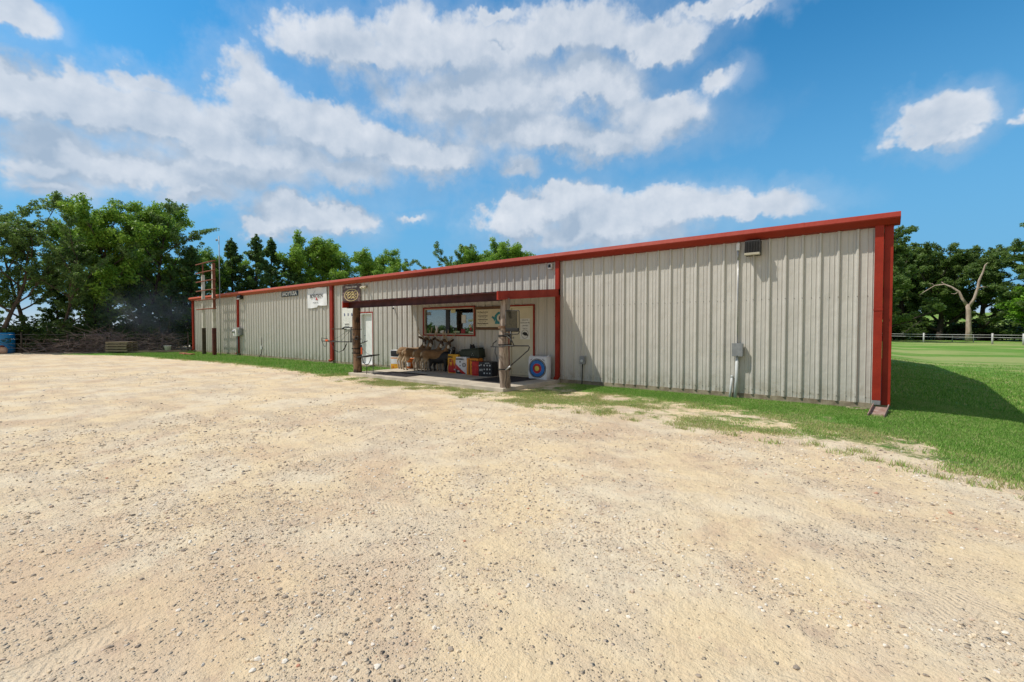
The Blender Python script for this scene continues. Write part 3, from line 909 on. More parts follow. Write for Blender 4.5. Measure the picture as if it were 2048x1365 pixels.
def log_post(x, y, r, mat, seed):
    rg = random.Random(seed)
    n = 20; rows = 44; vs = []
    ph_ = [rg.random() * 6 for _ in range(8)]
    for i in range(rows + 1):
        z = 2.22 * i / rows
        ox = .02 * math.sin(z * 2.1 + ph_[0]); oy = .015 * math.sin(z * 2.6 + ph_[1])
        for k in range(n):
            a = 2 * PI * k / n
            rr = r * (1.1 - .16 * z / 2.2) * (1 + .07 * math.sin(3 * a + ph_[2] + z * 1.3) + .045 * math.sin(7 * a + ph_[3] + z * 4) + .04 * math.sin(z * 9 + ph_[4] + a))
            rr += .018 * max(0, math.sin(z * 5.1 + ph_[5]) * math.cos(a - ph_[6])) ** 6
            vs.append((ox + rr * math.cos(a), oy + rr * math.sin(a), z))
    fs = [(i * n + k, i * n + (k + 1) % n, (i + 1) * n + (k + 1) % n, (i + 1) * n + k) for i in range(rows) for k in range(n)]
    fs.append(tuple(rows * n + k for k in range(n)))
    mb = MB(); mb.add(vs, fs, 0, True)
    o = mb.build('log_post', mat)
    o.location = (x, y, .10)
    bpy.context.view_layer.update()
    return adopt(o, can)
m_log1 = log_mat('dark_bark_log', (.10, .055, .03), (.22, .13, .07), (.045, .028, .018))
m_log2 = log_mat('weathered_log', (.40, .33, .27), (.14, .10, .075), (.25, .19, .15))
log_post(-13.55, 8.82, .125, m_log1, 4)['label'] = 'dark bark covered left post'
log_post(-7.13, 8.80, .118, m_log2, 9)['label'] = 'weathered grey right post'
mb = MB(); mb.tube([(-7.13, 8.72, 2.28), (-7.13, 8.72, 2.43)], .035, 10)
bpart(mb, 'post_bracket', m_grey, 0, can)

# floor mats
m_mat = M('rubber_mat', (.035, .032, .035), .9, (.06, .055, .06), 14, bump=.004, bscale=120)
def floor_mat(x0, x1, y0, y1, rz, label):
    mb = MB(); cx_, cy_ = (x0 + x1) / 2, (y0 + y1) / 2
    mb.box(-(x1 - x0) / 2, (x1 - x0) / 2, -(y1 - y0) / 2, (y1 - y0) / 2, 0, .012)
    for i in range(24):
        xx = -(x1 - x0) / 2 + .03 + i * ((x1 - x0) - .06) / 23
        mb.box(xx - .008, xx + .008, -(y1 - y0) / 2 + .04, (y1 - y0) / 2 - .04, .012, .016)
    o = mb.build('floor_mat', m_mat, None, .002); o.location = (cx_, cy_, .101); o.rotation_euler = (0, 0, R(rz))
    tag(o, label, 'mat', 'dark rubber mats on the porch slab')
floor_mat(-12.75, -11.05, 8.82, 9.72, 2, 'dark rubber mat on the slab in front of the deer statues')
floor_mat(-8.85, -7.6, 9.35, 10.95, -3, 'dark rubber mat on the slab in front of the cream door')

# ------------------------------------------------------------------ signs and fittings on the wall
def board(name, x0, x1, z0, z1, mat, label, cat, y=None, th=.012, group=None, bend=0.0):
    y = (WY - .052) if y is None else y
    th_ = empty(name, ((x0 + x1) / 2, y, (z0 + z1) / 2), 0, label, cat, group)
    bpy.context.view_layer.update()
    mb = MB(); mb.box(x0, x1, y, y + th, z0, z1)
    bpart(mb, 'panel', mat, .0015, th_)
    return th_
m_ink = M('black_ink', (.012, .012, .012), .6); m_white2 = M('white_ink', (.78, .78, .75), .5)
m_sblk = M('black_sign_face', (.02, .02, .02), .35)
sg = board('wall_sign', -23.9, -22.2, 3.21, 3.47, m_sblk, 'narrow black sign with white capital letters below the gutter', 'sign')
adopt(lettering('iHOYTUSA', .27, (-23.05, WY - .054, 3.335), m_white2, None, sx_=1.15, bold=.008), sg)
# banner, slightly wavy, lower right corner curling
m_ban = M('banner_vinyl', (.76, .77, .78), .5, (.70, .71, .73), 1.5)
sg = empty('banner', (-20.4, WY, 3.1), 0, 'white wrinkled banner with black lettering and a small red swoosh', 'banner')
bpy.context.view_layer.update()
mb = MB(); nx, nz = 24, 14; vs = []
for s_ in (0, .004):
    for i in range(nx + 1):
        for j in range(nz + 1):
            u, v_ = i / nx, j / nz
            zz = 3.49 - .93 * v_ - .015 * math.sin(u * 9) + (.09 * v_ ** 4 if u > .5 else 0)
            yy = WY - .058 - .012 * math.sin(u * 14 + v_ * 3) - .035 * v_ ** 3 * max(0, math.sin((u - .45) * 5.7)) + s_
            vs.append((-21.24 + 1.72 * u, yy, zz))
q = (nx + 1) * (nz + 1); fs = []
for i in range(nx):
    for j in range(nz):
        a_ = i * (nz + 1) + j; fs.append((a_, a_ + 1, a_ + nz + 2, a_ + nz + 1)); fs.append((q + a_, q + a_ + nz + 1, q + a_ + nz + 2, q + a_ + 1))
mb.add(vs, fs, 0, True)
bpart(mb, 'sheet', m_ban, 0, sg)
adopt(lettering('BOWTECH', .25, (-20.42, WY - .080, 3.10), m_ink, None, bold=.001, sx_=.92), sg)
adopt(lettering('ARCHERY  USA', .07, (-20.5, WY - .080, 2.80), m_grey, None), sg)
mb = MB(); ysw = WY - .082
mb.poly_y([(-20.46, 3.02), (-20.42, 2.93), (-20.34, 2.90), (-20.30, 2.96), (-20.36, 2.99), (-20.39, 3.05)], ysw - .002, ysw, 0)
pts_ = [(-20.30 + .24 * math.cos(a) * .9, 3.15 + .21 * math.sin(a)) for a in np.linspace(-2.2, 1.3, 16)]
for (xa, za), (xb, zb) in zip(pts_[:-1], pts_[1:]):
    mb.tube([(-xa - 40.75, ysw, za), (-xb - 40.75, ysw, zb)], .006, 4, 1)
bpart(mb, 'emblem', [M('red_ink', (.60, .02, .03), .5), m_grey], 0, sg)
# brown square sign with an oval
m_brown = M('camo_brown', (.075, .045, .040), .6, (.20, .13, .12), 9, lo=.5, hi=.62)
m_gold = M('gold_print', (.72, .58, .26), .5, (.62, .50, .22), 7)
sg = board('wall_sign', -18.25, -16.90, 2.52, 3.47, m_brown, 'square brown mottled sign with a gold oval above the left end of the porch roof', 'sign')
def ring(mb, cx_, cz_, ra, rb, k_in, y, m=0, n=40):
    vs = []
    for s_ in (y - .003, y):
        for k in range(n):
            a = 2 * PI * k / n
            vs.append((cx_ + ra * math.cos(a), s_, cz_ + rb * math.sin(a)))
        for k in range(n):
            a = 2 * PI * k / n
            vs.append((cx_ + ra * k_in * math.cos(a), s_, cz_ + rb * k_in * math.sin(a)))
    fs = []
    for k in range(n):
        k2 = (k + 1) % n
        fs.append((k, k2, n + k2, n + k)); fs.append((2 * n + k, 3 * n + k, 3 * n + k2, 2 * n + k2))
        fs.append((k, 2 * n + k, 2 * n + k2, k2)); fs.append((n + k, n + k2, 3 * n + k2, 3 * n + k))
    mb.add(vs, fs, m)
ys_ = WY - .0535
mb = MB(); ring(mb, -17.57, 3.02, .52, .26, .93, ys_)
for (a0, a1, yy_, rr_) in ((-.36, .30, 3.13, .05), (-.40, .38, 3.02, .045), (-.30, .36, 2.91, .04)):   # interlaced gold script strokes
    for k in range(9):
        u = k / 9; xa = -17.57 + a0 + (a1 - a0) * u
        mb.tube([(xa, ys_ - .002, yy_ - rr_ * math.sin(k * 1.9)), (xa + .05, ys_ - .002, yy_ + rr_ * math.cos(k * 2.3)), (xa + .11, ys_ - .002, yy_ - rr_ * .5 * math.cos(k * 1.3))], .014, 5)
bpart(mb, 'oval_emblem', m_gold, 0, sg)
adopt(lettering('Mathews Solocam', .13, (-17.57, ys_, 3.37), m_white2, None, sx_=.9), sg)
adopt(lettering('Catch us if you can', .10, (-17.57, ys_, 2.66), m_white2, None, sx_=.95), sg)
# narrow white sheet with two blue letters
sg = board('wall_sign', -18.28, -17.35, 1.55, 2.50, m_paper, 'tall white sheet with two blue letters, half hidden by the dark bark post', 'sign')
m_navy = M('navy_ink', (.02, .04, .18), .5)
for dx in (-.28, .0, .28): adopt(lettering('B', .17, (-17.82 + dx, WY - .054, 2.18), m_navy, None, bold=.004), sg)
adopt(lettering('BARREL', .11, (-17.9, WY - .054, 1.76), m_ink, None), sg)
adopt(lettering('ROOM', .10, (-17.9, WY - .054, 1.65), m_ink, None), sg)
mb = MB()
rg = random.Random(5)
for k in range(26):
    x = -18.2 + .8 * rg.random(); z = 1.84 + .22 * rg.random()
    mb.box(x, x + .02 + .03 * rg.random(), WY - .0545, WY - .0525, z, z + .008)
bpart(mb, 'fine_print', m_grey, 0, sg)
# cream services board in a timber frame
m_timb = M('brown_timber', (.10, .055, .03), .8, (.16, .09, .05), 9, stretch=(1, 4, 4))
sg = board('services_board', -10.27, -8.95, 1.62, 2.20, m_cream, 'cream board with arrows and teal emblem in a brown frame, right of the window', 'sign', y=WY - .07)
mb = MB()
mb.box(-10.34, -8.93, WY - .085, WY - .036, 2.205, 2.29); mb.box(-10.34, -8.93, WY - .085, WY - .036, 1.53, 1.615)
mb.box(-10.34, -10.275, WY - .082, WY - .036, 1.615, 2.205)
bpart(mb, 'frame', m_timb, .004, sg)
for k, s_ in enumerate(('Pro Shop Services', 'Compound Bows', 'Traditional Bows', 'Hunting Equipment')):
    z = 2.11 - k * .122
    adopt(lettering(s_, .062, (-9.98, WY - .0715, z), m_ink, None, bold=.001), sg)
    mb = MB(); z -= .058
    mb.box(-10.10, -9.86, WY - .073, WY - .0705, z - .003, z + .003)
    for q in (-1, 1):
        mb.poly_y([(-9.98 + q * .15, z), (-9.98 + q * .115, z + .014), (-9.98 + q * .115, z - .014)][::q], WY - .073, WY - .0705)
    bpart(mb, 'arrow', m_ink, 0, sg)
m_teal = M('teal_print', (.02, .22, .26), .5)
mb = MB(); yt = WY - .0705
th = np.linspace(R(28), R(332), 30)
outer = [(-9.26 + .20 * (1 + .10 * math.sin(5 * a)) * math.cos(a), 1.91 + .20 * math.sin(a)) for a in th]
inner = [(-9.26 + .115 * math.cos(a), 1.91 + .12 * math.sin(a)) for a in th]
for i in range(len(th) - 1):
    mb.poly_y([outer[i], inner[i], inner[i + 1], outer[i + 1]], yt - .0025, yt, 0)
mb.poly_y([(-9.42, 1.90), (-9.55, 1.98), (-9.60, 1.93), (-9.52, 1.88), (-9.47, 1.80)], yt - .0035, yt - .0026, 0)
mb.poly_y([(-9.43, 1.84), (-9.46, 1.72), (-9.30, 1.72), (-9.34, 1.80)], yt - .0035, yt - .0026, 0)
mb.ell((-9.22, yt, 1.91), (.075, .003, .085), 14, 1)
mb.poly_y([(-9.33, 1.98), (-9.36, 1.90), (-9.31, 1.81), (-9.29, 1.82), (-9.325, 1.90), (-9.30, 1.97)], yt - .004, yt - .001, 2)
bpart(mb, 'emblem', [m_teal, m_ink, m_white2], 0, sg)
# notice on the cream door
yd = WY + .06 - .045 - .003
sg = board('paper_notice', -8.50, -8.13, 1.24, 1.88, m_paper, 'white paper notice with a round animal picture taped to the cream door', 'notice', y=yd - .003, th=.003)
for k, (s_, z_) in enumerate((('PLEASE LET US', .045), ('KNOW HOW WE', .055), ('CAN HELP', .06), ('Thank You', .05))):
    adopt(lettering(s_, z_, (-8.315, yd - .0045, 1.83 - k * .085), m_ink, None, sx_=.8), sg)
mb = MB(); ring(mb, -8.315, 1.40, .135, .135, .93, yd - .004)
mb.poly_y([(-8.42, 1.40), (-8.39, 1.45), (-8.33, 1.47), (-8.25, 1.45), (-8.20, 1.38), (-8.21, 1.34), (-8.26, 1.36), (-8.31, 1.35), (-8.37, 1.38)], yd - .007, yd - .004)
bpart(mb, 'emblem', m_ink, 0, sg)

# vent hood
m_vent = M('vent_dark_grey', (.085, .085, .09), .45, (.06, .06, .065), 8)
v_ = empty('vent_hood', (-2.02, WY, 3.3), 0, 'grey louvred exhaust hood on the wall high under the gutter', 'vent')
bpy.context.view_layer.update()
mb = MB()
mb.add([(-2.17, WY - .034, 3.47), (-1.87, WY - .034, 3.47), (-1.87, WY - .2, 3.47), (-2.17, WY - .2, 3.47), (-2.17, WY - .034, 3.16), (-1.87, WY - .034, 3.16), (-1.87, WY - .24, 3.21), (-2.17, WY - .24, 3.21)],
       [(0, 3, 2, 1), (0, 4, 7, 3), (1, 2, 6, 5), (0, 1, 5, 4)])
bpart(mb, 'shell', m_vent, .003, v_)
mb = MB()
for k in range(10):
    x = -2.155 + k * .031
    mb.obox((x, WY - .222, 3.34), (.006, .035, .22), (7, 0, 0))
mb.obox((-2.02, WY - .205, 3.34), (.28, .01, .25), (7, 0, 0), 1)
mb.obox((-2.02, WY - .21, 3.45), (.29, .02, .06), (7, 0, 0))
bpart(mb, 'louvre', [m_vent, m_blk], 0, v_)
mb = MB(); mb.obox((-2.02, WY - .21, 3.185), (.30, .10, .05), (0, 0, 0))
bpart(mb, 'lip', M('tan_lip', (.48, .44, .33), .5), .006, v_)
# big utility box with conduits
v_ = empty('utility_box', (-2.31, WY, 0), 0, 'grey metal electrical box on a pale plastic pipe, below the vent hood', 'electrical box')
bpy.context.view_layer.update()
mb = MB(); mb.box(-2.41, -2.20, WY - .16, WY - .035, .95, 1.23)
bpart(mb, 'cabinet', m_grey, .006, v_)
mb = MB(); mb.box(-2.415, -2.195, WY - .168, WY - .161, .945, 1.238)
mb.obox((-2.305, WY - .172, .965), (.02, .008, .01))
bpart(mb, 'lid', m_grey, .002, v_)
mb = MB(); mb.tube([(-2.32, WY - .09, .95), (-2.33, WY - .09, .4), (-2.35, WY - .10, -.05)], .033, 14)
bpart(mb, 'pipe', m_pvc, 0, v_)
mb = MB(); mb.tube([(-2.33, WY - .05, 1.23), (-2.33, WY - .05, 3.2)], .011, 8)
mb.tube([(-2.33, WY - .05, 3.1), (-2.335, WY - .06, 3.2), (-2.33, WY - .06, 3.33)], .016, 8)
bpart(mb, 'conduit', m_steel, 0, v_)
mb = MB(); mb.box(-2.365, -2.295, WY - .09, WY - .035, 3.31, 3.47)
bpart(mb, 'sensor', m_whitep, .008, v_)
mb = MB(); mb.tube([(-2.43, WY - .05, .5), (-2.45, WY - .06, .2), (-2.47, WY - .07, -.05)], .026, 12); mb.tube([(-2.43, WY - .05, .5), (-2.43, WY - .05, .46)], .031, 12)
o = bpart(mb, 'stub_pipe', m_pvc, 0, v_)
# small junction box right of the porch
v_ = empty('junction_box', (-6.24, WY, .68), 0, 'small grey junction box with a black cable, right of the round target bag', 'electrical box')
bpy.context.view_layer.update()
mb = MB(); mb.box(-6.34, -6.19, WY - .11, WY - .035, .58, .80)
bpart(mb, 'cabinet', m_grey, .006, v_)
mb = MB(); mb.tube([(-6.265, WY - .108, .67), (-6.265, WY - .13, .67)], .042, 14)
bpart(mb, 'cover', m_pvc, .003, v_)
mb = MB(); mb.tube([(-6.27, WY - .06, .58), (-6.275, WY - .06, .3), (-6.28, WY - .07, -.03)], .014, 8)
bpart(mb, 'cable', m_blk, 0, v_)
# small camera by the downspout
v_ = empty('security_camera', (-7.33, WY, 3.39), 0, 'small square white camera on the wall beside the downspout above the porch', 'camera')
bpy.context.view_layer.update()
mb = MB(); mb.box(-7.40, -7.27, WY - .12, WY - .035, 3.31, 3.46)
bpart(mb, 'housing', m_whitep, .008, v_)
mb = MB(); mb.tube([(-7.335, WY - .121, 3.39), (-7.335, WY - .135, 3.39)], .04, 14); mb.box(-7.38, -7.29, WY - .1235, WY - .1205, 3.34, 3.44)
bpart(mb, 'lens', m_blk, 0, v_)
# round lamp and dome camera near the brown sign
v_ = empty('wall_lamp', (-16.4, WY, 3.33), 0, 'small cream twin spotlight on the wall right of the brown sign', 'lamp')
bpy.context.view_layer.update()
mb = MB(); mb.tube([(-16.5, WY - .033, 3.34), (-16.5, WY - .06, 3.34)], .06, 14)
bpart(mb, 'base', m_cream, 0, v_)
mb = MB()
for dx in (-.09, .09): mb.tube([(-16.5 + dx * .4, WY - .06, 3.34), (-16.5 + dx, WY - .13, 3.30), (-16.5 + dx * 1.3, WY - .22, 3.25)], [.02, .045, .065], 12)
bpart(mb, 'lamp_head', m_cream, 0, v_)
v_ = empty('dome_camera', (-14.65, WY, 2.4), 0, 'small white dome camera with a hanging wire, left of the porch shadow', 'camera')
bpy.context.view_layer.update()
mb = MB(); mb.box(-14.69, -14.6, WY - .07, WY - .034, 2.36, 2.45); mb.ell((-14.645, WY - .085, 2.37), (.04, .04, .04), 12, 1)
bpart(mb, 'housing', [m_whitep, m_blk], .004, v_)
mb = MB(); mb.tube([(-14.62, WY - .04, 2.36), (-14.55, WY - .05, 2.2), (-14.48, WY - .04, 2.08), (-14.44, WY - .04, 1.95)], .005, 6)
bpart(mb, 'wire', m_blk, 0, v_)
# flood light and meter at the second downspout
v_ = empty('flood_light', (-28.85, WY, 3.45), 0, 'black flood light under the gutter beside the second downspout from the left end', 'lamp')
bpy.context.view_layer.update()
mb = MB(); mb.obox((-28.75, WY - .16, 3.40), (.42, .22, .16), (-25, 0, 0)); mb.box(-28.8, -28.7, WY - .09, WY - .034, 3.38, 3.5)
bpart(mb, 'housing', m_blk, .01, v_)
mb = MB(); mb.obox((-28.75, WY - .235, 3.33), (.38, .02, .13), (-45, 0, 0))
bpart(mb, 'glass', m_pvc, .004, v_)
v_ = empty('electric_meter', (-29.1, WY, 1.4), 0, 'white meter box on a grey pipe beside the second downspout from the left end', 'electric meter')
bpy.context.view_layer.update()
mb = MB(); mb.box(-29.35, -28.95, WY - .32, WY - .13, 1.15, 1.65); mb.box(-28.94, -28.75, WY - .22, WY - .035, 1.2, 1.62, 1)
bpart(mb, 'cabinet', [m_whitep, m_grey], .01, v_)
mb = MB(); mb.tube([(-29.2, WY - .325, 1.42), (-29.2, WY - .40, 1.42)], .085, 16)
bpart(mb, 'dial', m_steel, 0, v_)
mb = MB(); mb.tube([(-29.1, WY - .2, 1.15), (-29.1, WY - .2, -.03)], .04, 12)
bpart(mb, 'pipe', m_grey, 0, v_)
v_ = empty('outlet_box', (-26.25, WY, .5), 0, 'small grey outlet with a dangling cable on the siding left of the black sign', 'electrical box')
bpy.context.view_layer.update()
mb = MB(); mb.box(-26.33, -26.2, WY - .09, WY - .034, .45, .64)
bpart(mb, 'cabinet', m_pvc, .006, v_)
mb = MB(); mb.tube([(-26.27, WY - .06, .45), (-26.27, WY - .08, .2), (-26.4, WY - .14, .02)], .018, 8); mb.tube([(-26.27, WY - .045, .64), (-26.27, WY - .045, 1.1)], .012, 6)
bpart(mb, 'cable', m_blk, 0, v_)

# ------------------------------------------------------------------ rusty rack of poles in front of the far end
m_rust = M('rusty_steel', (.22, .07, .035), .85, (.14, .05, .03), 9, bump=.003)
m_wpole = M('old_white_pole', (.60, .58, .52), .6, (.46, .43, .36), 2.5)
m_brn = M('dark_brown_steel', (.060, .045, .022), .6, (.035, .025, .015), 6)
m_mrn = M('maroon_steel', (.10, .018, .012), .5, (.06, .01, .008), 6)
rk = empty('pole_rack', (-31.3, 10.3, 0), 0, 'tall frame of two white poles with rusty crossbars at the far end of the wall', 'sign frame')
bpy.context.view_layer.update()
for x, ztop, mlow in ((-32.1, 4.86, m_brn), (-30.45, 5.4, m_mrn)):
    mb = MB()
    mb.box(x - .09, x + .09, 10.22, 10.40, -.05, 1.62, 1)
    mb.box(x - .075, x + .075, 10.235, 10.385, 1.621, ztop)
    if x > -31: mb.box(x + .078, x + .12, 10.24, 10.38, 2.75, 5.45, 2)
    else: mb.tube([(x, 10.31, 4.86), (x, 10.31, 5.5)], .04, 8, 2)
    bpart(mb, 'post', [m_wpole, mlow, m_rust], .006, rk)
for z in (5.52, 4.98, 4.44, 3.88, 3.32, 2.76):
    mb = MB(); mb.tube([(-32.85, 10.18, z), (-31, 10.18, z + random.uniform(-.02, .02)), (-29.75, 10.18, z)], .036, 8)
    bpart(mb, 'crossbar', m_rust, 0, rk)
v_ = empty('antenna_pole', (-30.05, 10.5, 0), 0, 'thin grey antenna pole rising behind the rusty crossbars', 'pole')
bpy.context.view_layer.update()
mb = MB(); mb.tube([(-30.05, 10.5, -.05), (-30.05, 10.5, 7.0)], .022, 8)
bpart(mb, 'pole', m_grey, 0, v_)
mb = MB(); mb.ell((-30.18, 10.42, 6.78), (.09, .05, .07)); mb.tube([(-30.05, 10.5, 6.74), (-30.18, 10.42, 6.76)], .012, 6)
bpart(mb, 'lamp_head', m_grey, 0, v_)
mb = MB()
for (x, y, rz) in ((-33.4, 9.6, 4), (-32.7, 9.5, -6), (-32.0, 9.55, 9)): mb.obox((x, y, .05), (.6, .22, .10), (0, 0, rz))
tag(mb.build('brick_edging', M('red_brick', (.34, .13, .075), .85, (.26, .10, .06), 12), None, .01), 'low row of red bricks at the foot of the white and rusty pole frame', 'bricks')

# rusty channel below the corner downspout
mb = MB()
mb.obox((.16, 10.62, .03), (.21, .80, .012), (7, 0, -6)); mb.obox((.048, 10.63, .060), (.014, .80, .075), (7, 0, -6)); mb.obox((.272, 10.61, .060), (.014, .80, .075), (7, 0, -6))
m_rust2 = M('rusty_channel', (.24, .14, .11), .8, (.33, .25, .22), 10)
tag(mb.build('steel_channel', m_rust2), 'short rusty steel channel lying in the grass below the corner downspout', 'drain channel')
mb = MB()
rg = random.Random(8)
for k in range(16):
    mb.ell((rg.uniform(-.35, .3), rg.uniform(10.98, 11.2), rg.uniform(-.03, .02)), (rg.uniform(.02, .06), rg.uniform(.02, .04), rg.uniform(.015, .035)), 6)
tag(mb.build('rubble', m_conc), 'crumbled concrete pieces along the footing at the right building corner', 'rubble', kind='stuff')

# ================================================================== TREE STANDS
m_bstl = M('black_steel', (.010, .010, .011), .5, (.02, .02, .02), 12)
m_strap = M('black_webbing', (.012, .012, .012), .8)
m_mesh = M('olive_mesh_fabric', (.045, .038, .020), .9, (.03, .025, .014), 30)
m_or = M('orange_webbing', (.65, .10, .02), .6)
st = empty('tree_stand', (-7.13, 8.8, 0), 0, 'black folding hunting seat with olive mesh back strapped to the weathered right post', 'tree stand', 'hunting tree stands on the porch posts')
bpy.context.view_layer.update()
def loop(x, y, z, r, h=.03, yaw=0):
    m_ = MB(); n = 20
    vs = []
    for rr in (r, r + .006):
        for zz in (-h / 2, h / 2):
            for k in range(n):
                a = 2 * PI * k / n; vs.append((x + rr * math.cos(a), y + rr * math.sin(a), z + zz))
    fs = []
    for k in range(n):
        k2 = (k + 1) % n
        fs += [(2 * n + k, 2 * n + k2, 3 * n + k2, 3 * n + k), (k, n + k, n + k2, k2), (n + k, 3 * n + k, 3 * n + k2, n + k2), (k, k2, 2 * n + k2, 2 * n + k)]
    m_.add(vs, fs)
    return m_
Y = 8.62
mb = MB(); mb.tube([(-6.95, Y, 2.0), (-6.56, Y, 2.0), (-6.545, Y, 1.98), (-6.545, Y, 1.52), (-6.56, Y, 1.50), (-6.95, Y, 1.50), (-6.95, Y, 2.0)], .011, 8)
bpart(mb, 'back_frame', m_bstl, 0, st)
mb = MB(); mb.box(-6.945, -6.60, Y - .006, Y + .006, 1.53, 1.985)
bpart(mb, 'mesh_panel', m_mesh, 0, st)
mb = MB(); mb.box(-6.95, -6.56, Y - .02, Y + .02, 1.50, 1.58)
bpart(mb, 'cushion', m_strap, .01, st)
mb = MB(); mb.tube([(-6.98, Y, 1.44), (-6.70, Y - .03, 1.43), (-6.55, Y - .03, 1.44), (-6.53, Y, 1.50)], .013, 8)
mb.tube([(-6.79, Y, 1.50), (-6.80, Y, 1.14)], .020, 8)
mb.tube([(-7.0, Y, 1.41), (-6.86, Y - .04, 1.38), (-6.70, Y - .08, 1.28), (-6.64, Y - .08, 1.16)], .013, 8)
bpart(mb, 'seat_support', m_bstl, 0, st)
mb = MB(); mb.tube([(-7.38, Y - .06, 1.12), (-7.1, Y - .06, 1.12), (-6.9, Y - .02, 1.15), (-6.27, Y, 1.16)], .014, 8)
mb.tube([(-6.27, Y, 1.16), (-6.24, Y, 1.13), (-6.27, Y, 1.06), (-6.95, Y, .56)], .014, 8)
bpart(mb, 'platform_frame', m_bstl, 0, st)
mb = MB(); mb.tube([(-6.80, Y, .665), (-6.95, Y, .555)], .019, 8)
bpart(mb, 'brace_sleeve', m_steel, 0, st)
for z, h in ((1.60, .07), (1.385, .045), (1.165, .03), (.56, .025)):
    o = bpart(loop(-7.13, 8.8, z, .158, h), 'strap', m_strap if z < 1.5 else m_timb, 0, st)
mb = MB(); mb.tube([(-7.24, Y, 1.27), (-7.33, Y - .03, 1.20), (-7.34, Y - .03, 1.12)], .013, 8)
mb.tube([(-7.28, Y, 1.10), (-7.27, Y - .03, .98), (-7.2, Y - .04, .84), (-7.19, Y - .04, .78)], .010, 8)
mb.tube([(-6.95, Y, .62), (-6.93, Y, .4), (-6.96, Y - .02, .2), (-6.93, Y, .11)], .006, 6)
bpart(mb, 'hook_strap', m_strap, 0, st)
# upper left stand
Y = 8.80
st = empty('tree_stand', (-13.7, 8.82, 0), 0, 'black climbing seat with thin cables pointing left from the dark bark post', 'tree stand', 'hunting tree stands on the porch posts')
bpy.context.view_layer.update()
mb = MB(); mb.tube([(-13.86, Y, 1.10), (-13.86, Y, 1.60)], .026, 8)
mb.tube([(-13.72, Y, 1.60), (-13.95, Y, 1.61), (-14.25, Y, 1.62), (-14.38, Y, 1.57)], .024, 8)
bpart(mb, 'upright', m_bstl, 0, st)
mb = MB(); mb.box(-14.82, -14.36, Y - .16, Y + .16, 1.545, 1.575)
bpart(mb, 'seat', m_mesh, .01, st)
mb = MB()
for dy in (-.2, .2):
    mb.tube([(-13.84, Y + dy * .4, 1.12), (-14.85, Y + dy, 1.11), (-15.38, Y + dy, 1.13)], .012, 8)
mb.tube([(-15.38, Y - .2, 1.13), (-15.38, Y + .2, 1.13)], .012, 8)
mb.tube([(-15.38, Y - .2, 1.13), (-15.40, Y - .2, 1.24), (-15.0, Y - .2, 1.22)], .010, 8)
mb.tube([(-15.38, Y - .2, 1.13), (-15.2, Y - .2, .93), (-15.12, Y - .2, .95), (-15.05, Y - .2, 1.12)], .009, 8)
bpart(mb, 'platform_frame', m_bstl, 0, st)
mb = MB(); mb.tube([(-13.9, Y - .02, 1.55), (-14.4, Y - .1, 1.30), (-14.8, Y - .18, 1.14)], .004, 5)
mb.tube([(-13.9, Y + .02, 1.52), (-14.3, Y + .1, 1.36), (-14.75, Y + .18, 1.14)], .004, 5)
bpart(mb, 'cable', m_strap, 0, st)
mb = MB(); mb.tube([(-14.85, Y - .15, 1.1), (-14.65, Y - .15, .82), (-14.35, Y - .15, .76), (-14.1, Y - .15, .84), (-13.95, Y - .1, 1.08)], .011, 6)
mb.tube([(-14.1, Y, 1.1), (-14.2, Y, .92), (-14.35, Y, .80)], .010, 6)
bpart(mb, 'strap', m_strap, 0, st)
for z in (1.55, 1.22): bpart(loop(-13.55, 8.82, z, .152, .02), 'strap', m_strap, 0, st)
mb = MB(); mb.tube([(-13.45, Y - .10, 1.30), (-13.28, Y - .12, 1.32), (-13.22, Y - .12, 1.28), (-13.32, Y - .12, 1.20), (-13.45, Y - .1, 1.22)], .011, 6)
bpart(mb, 'hook', m_bstl, 0, st)
mb = MB(); mb.box(-15.12, -14.95, Y - .22, Y - .19, 1.13, 1.19)
bpart(mb, 'orange_tag', m_or, 0, st)
# lower right stand
st = empty('tree_stand', (-13.3, 8.82, 0), 0, 'low black stand with an orange strap and small footrest, right of the dark bark post', 'tree stand', 'hunting tree stands on the porch posts')
bpy.context.view_layer.update()
mb = MB(); mb.tube([(-13.40, Y, .95), (-13.26, Y, 1.03), (-13.27, Y, .62)], .022, 8)
mb.tube([(-13.27, Y, 1.08), (-12.85, Y - .05, 1.17)], .016, 8)
bpart(mb, 'upright', m_bstl, 0, st)
mb = MB(); mb.box(-13.25, -13.20, Y - .03, Y + .01, .72, .95)
bpart(mb, 'orange_strap', m_or, .005, st)
mb = MB()
for dy in (-.17, .17):
    mb.tube([(-13.38, Y + dy * .5, .62), (-13.2, Y + dy, .63), (-12.52, Y + dy, .72)], .017, 8)
mb.tube([(-12.52, Y - .17, .72), (-12.52, Y + .17, .72)], .017, 8)
bpart(mb, 'seat_frame', m_bstl, 0, st)
mb = MB(); mb.tube([(-13.08, Y - .1, .63), (-13.02, Y - .1, .48), (-12.88, Y - .1, .40), (-12.72, Y - .1, .42), (-12.60, Y - .1, .56), (-12.56, Y - .1, .70)], .013, 6)
bpart(mb, 'strap', m_strap, 0, st)
for p in ([(-12.70, Y - .17, .44), (-12.72, Y - .17, .11)], [(-12.55, Y - .05, .70), (-12.54, Y - .05, .11), (-12.40, Y - .07, .11)]):
    mb = MB(); mb.tube(p, .011, 8); bpart(mb, 'leg', m_bstl, 0, st)
mb = MB(); mb.tube([(-13.2, Y, .9), (-12.95, Y, .76), (-12.75, Y, .72)], .004, 5)
bpart(mb, 'cable', m_strap, 0, st)
for z in (.90, .75): bpart(loop(-13.55, 8.82, z, .158, .03), 'strap', m_strap, 0, st)

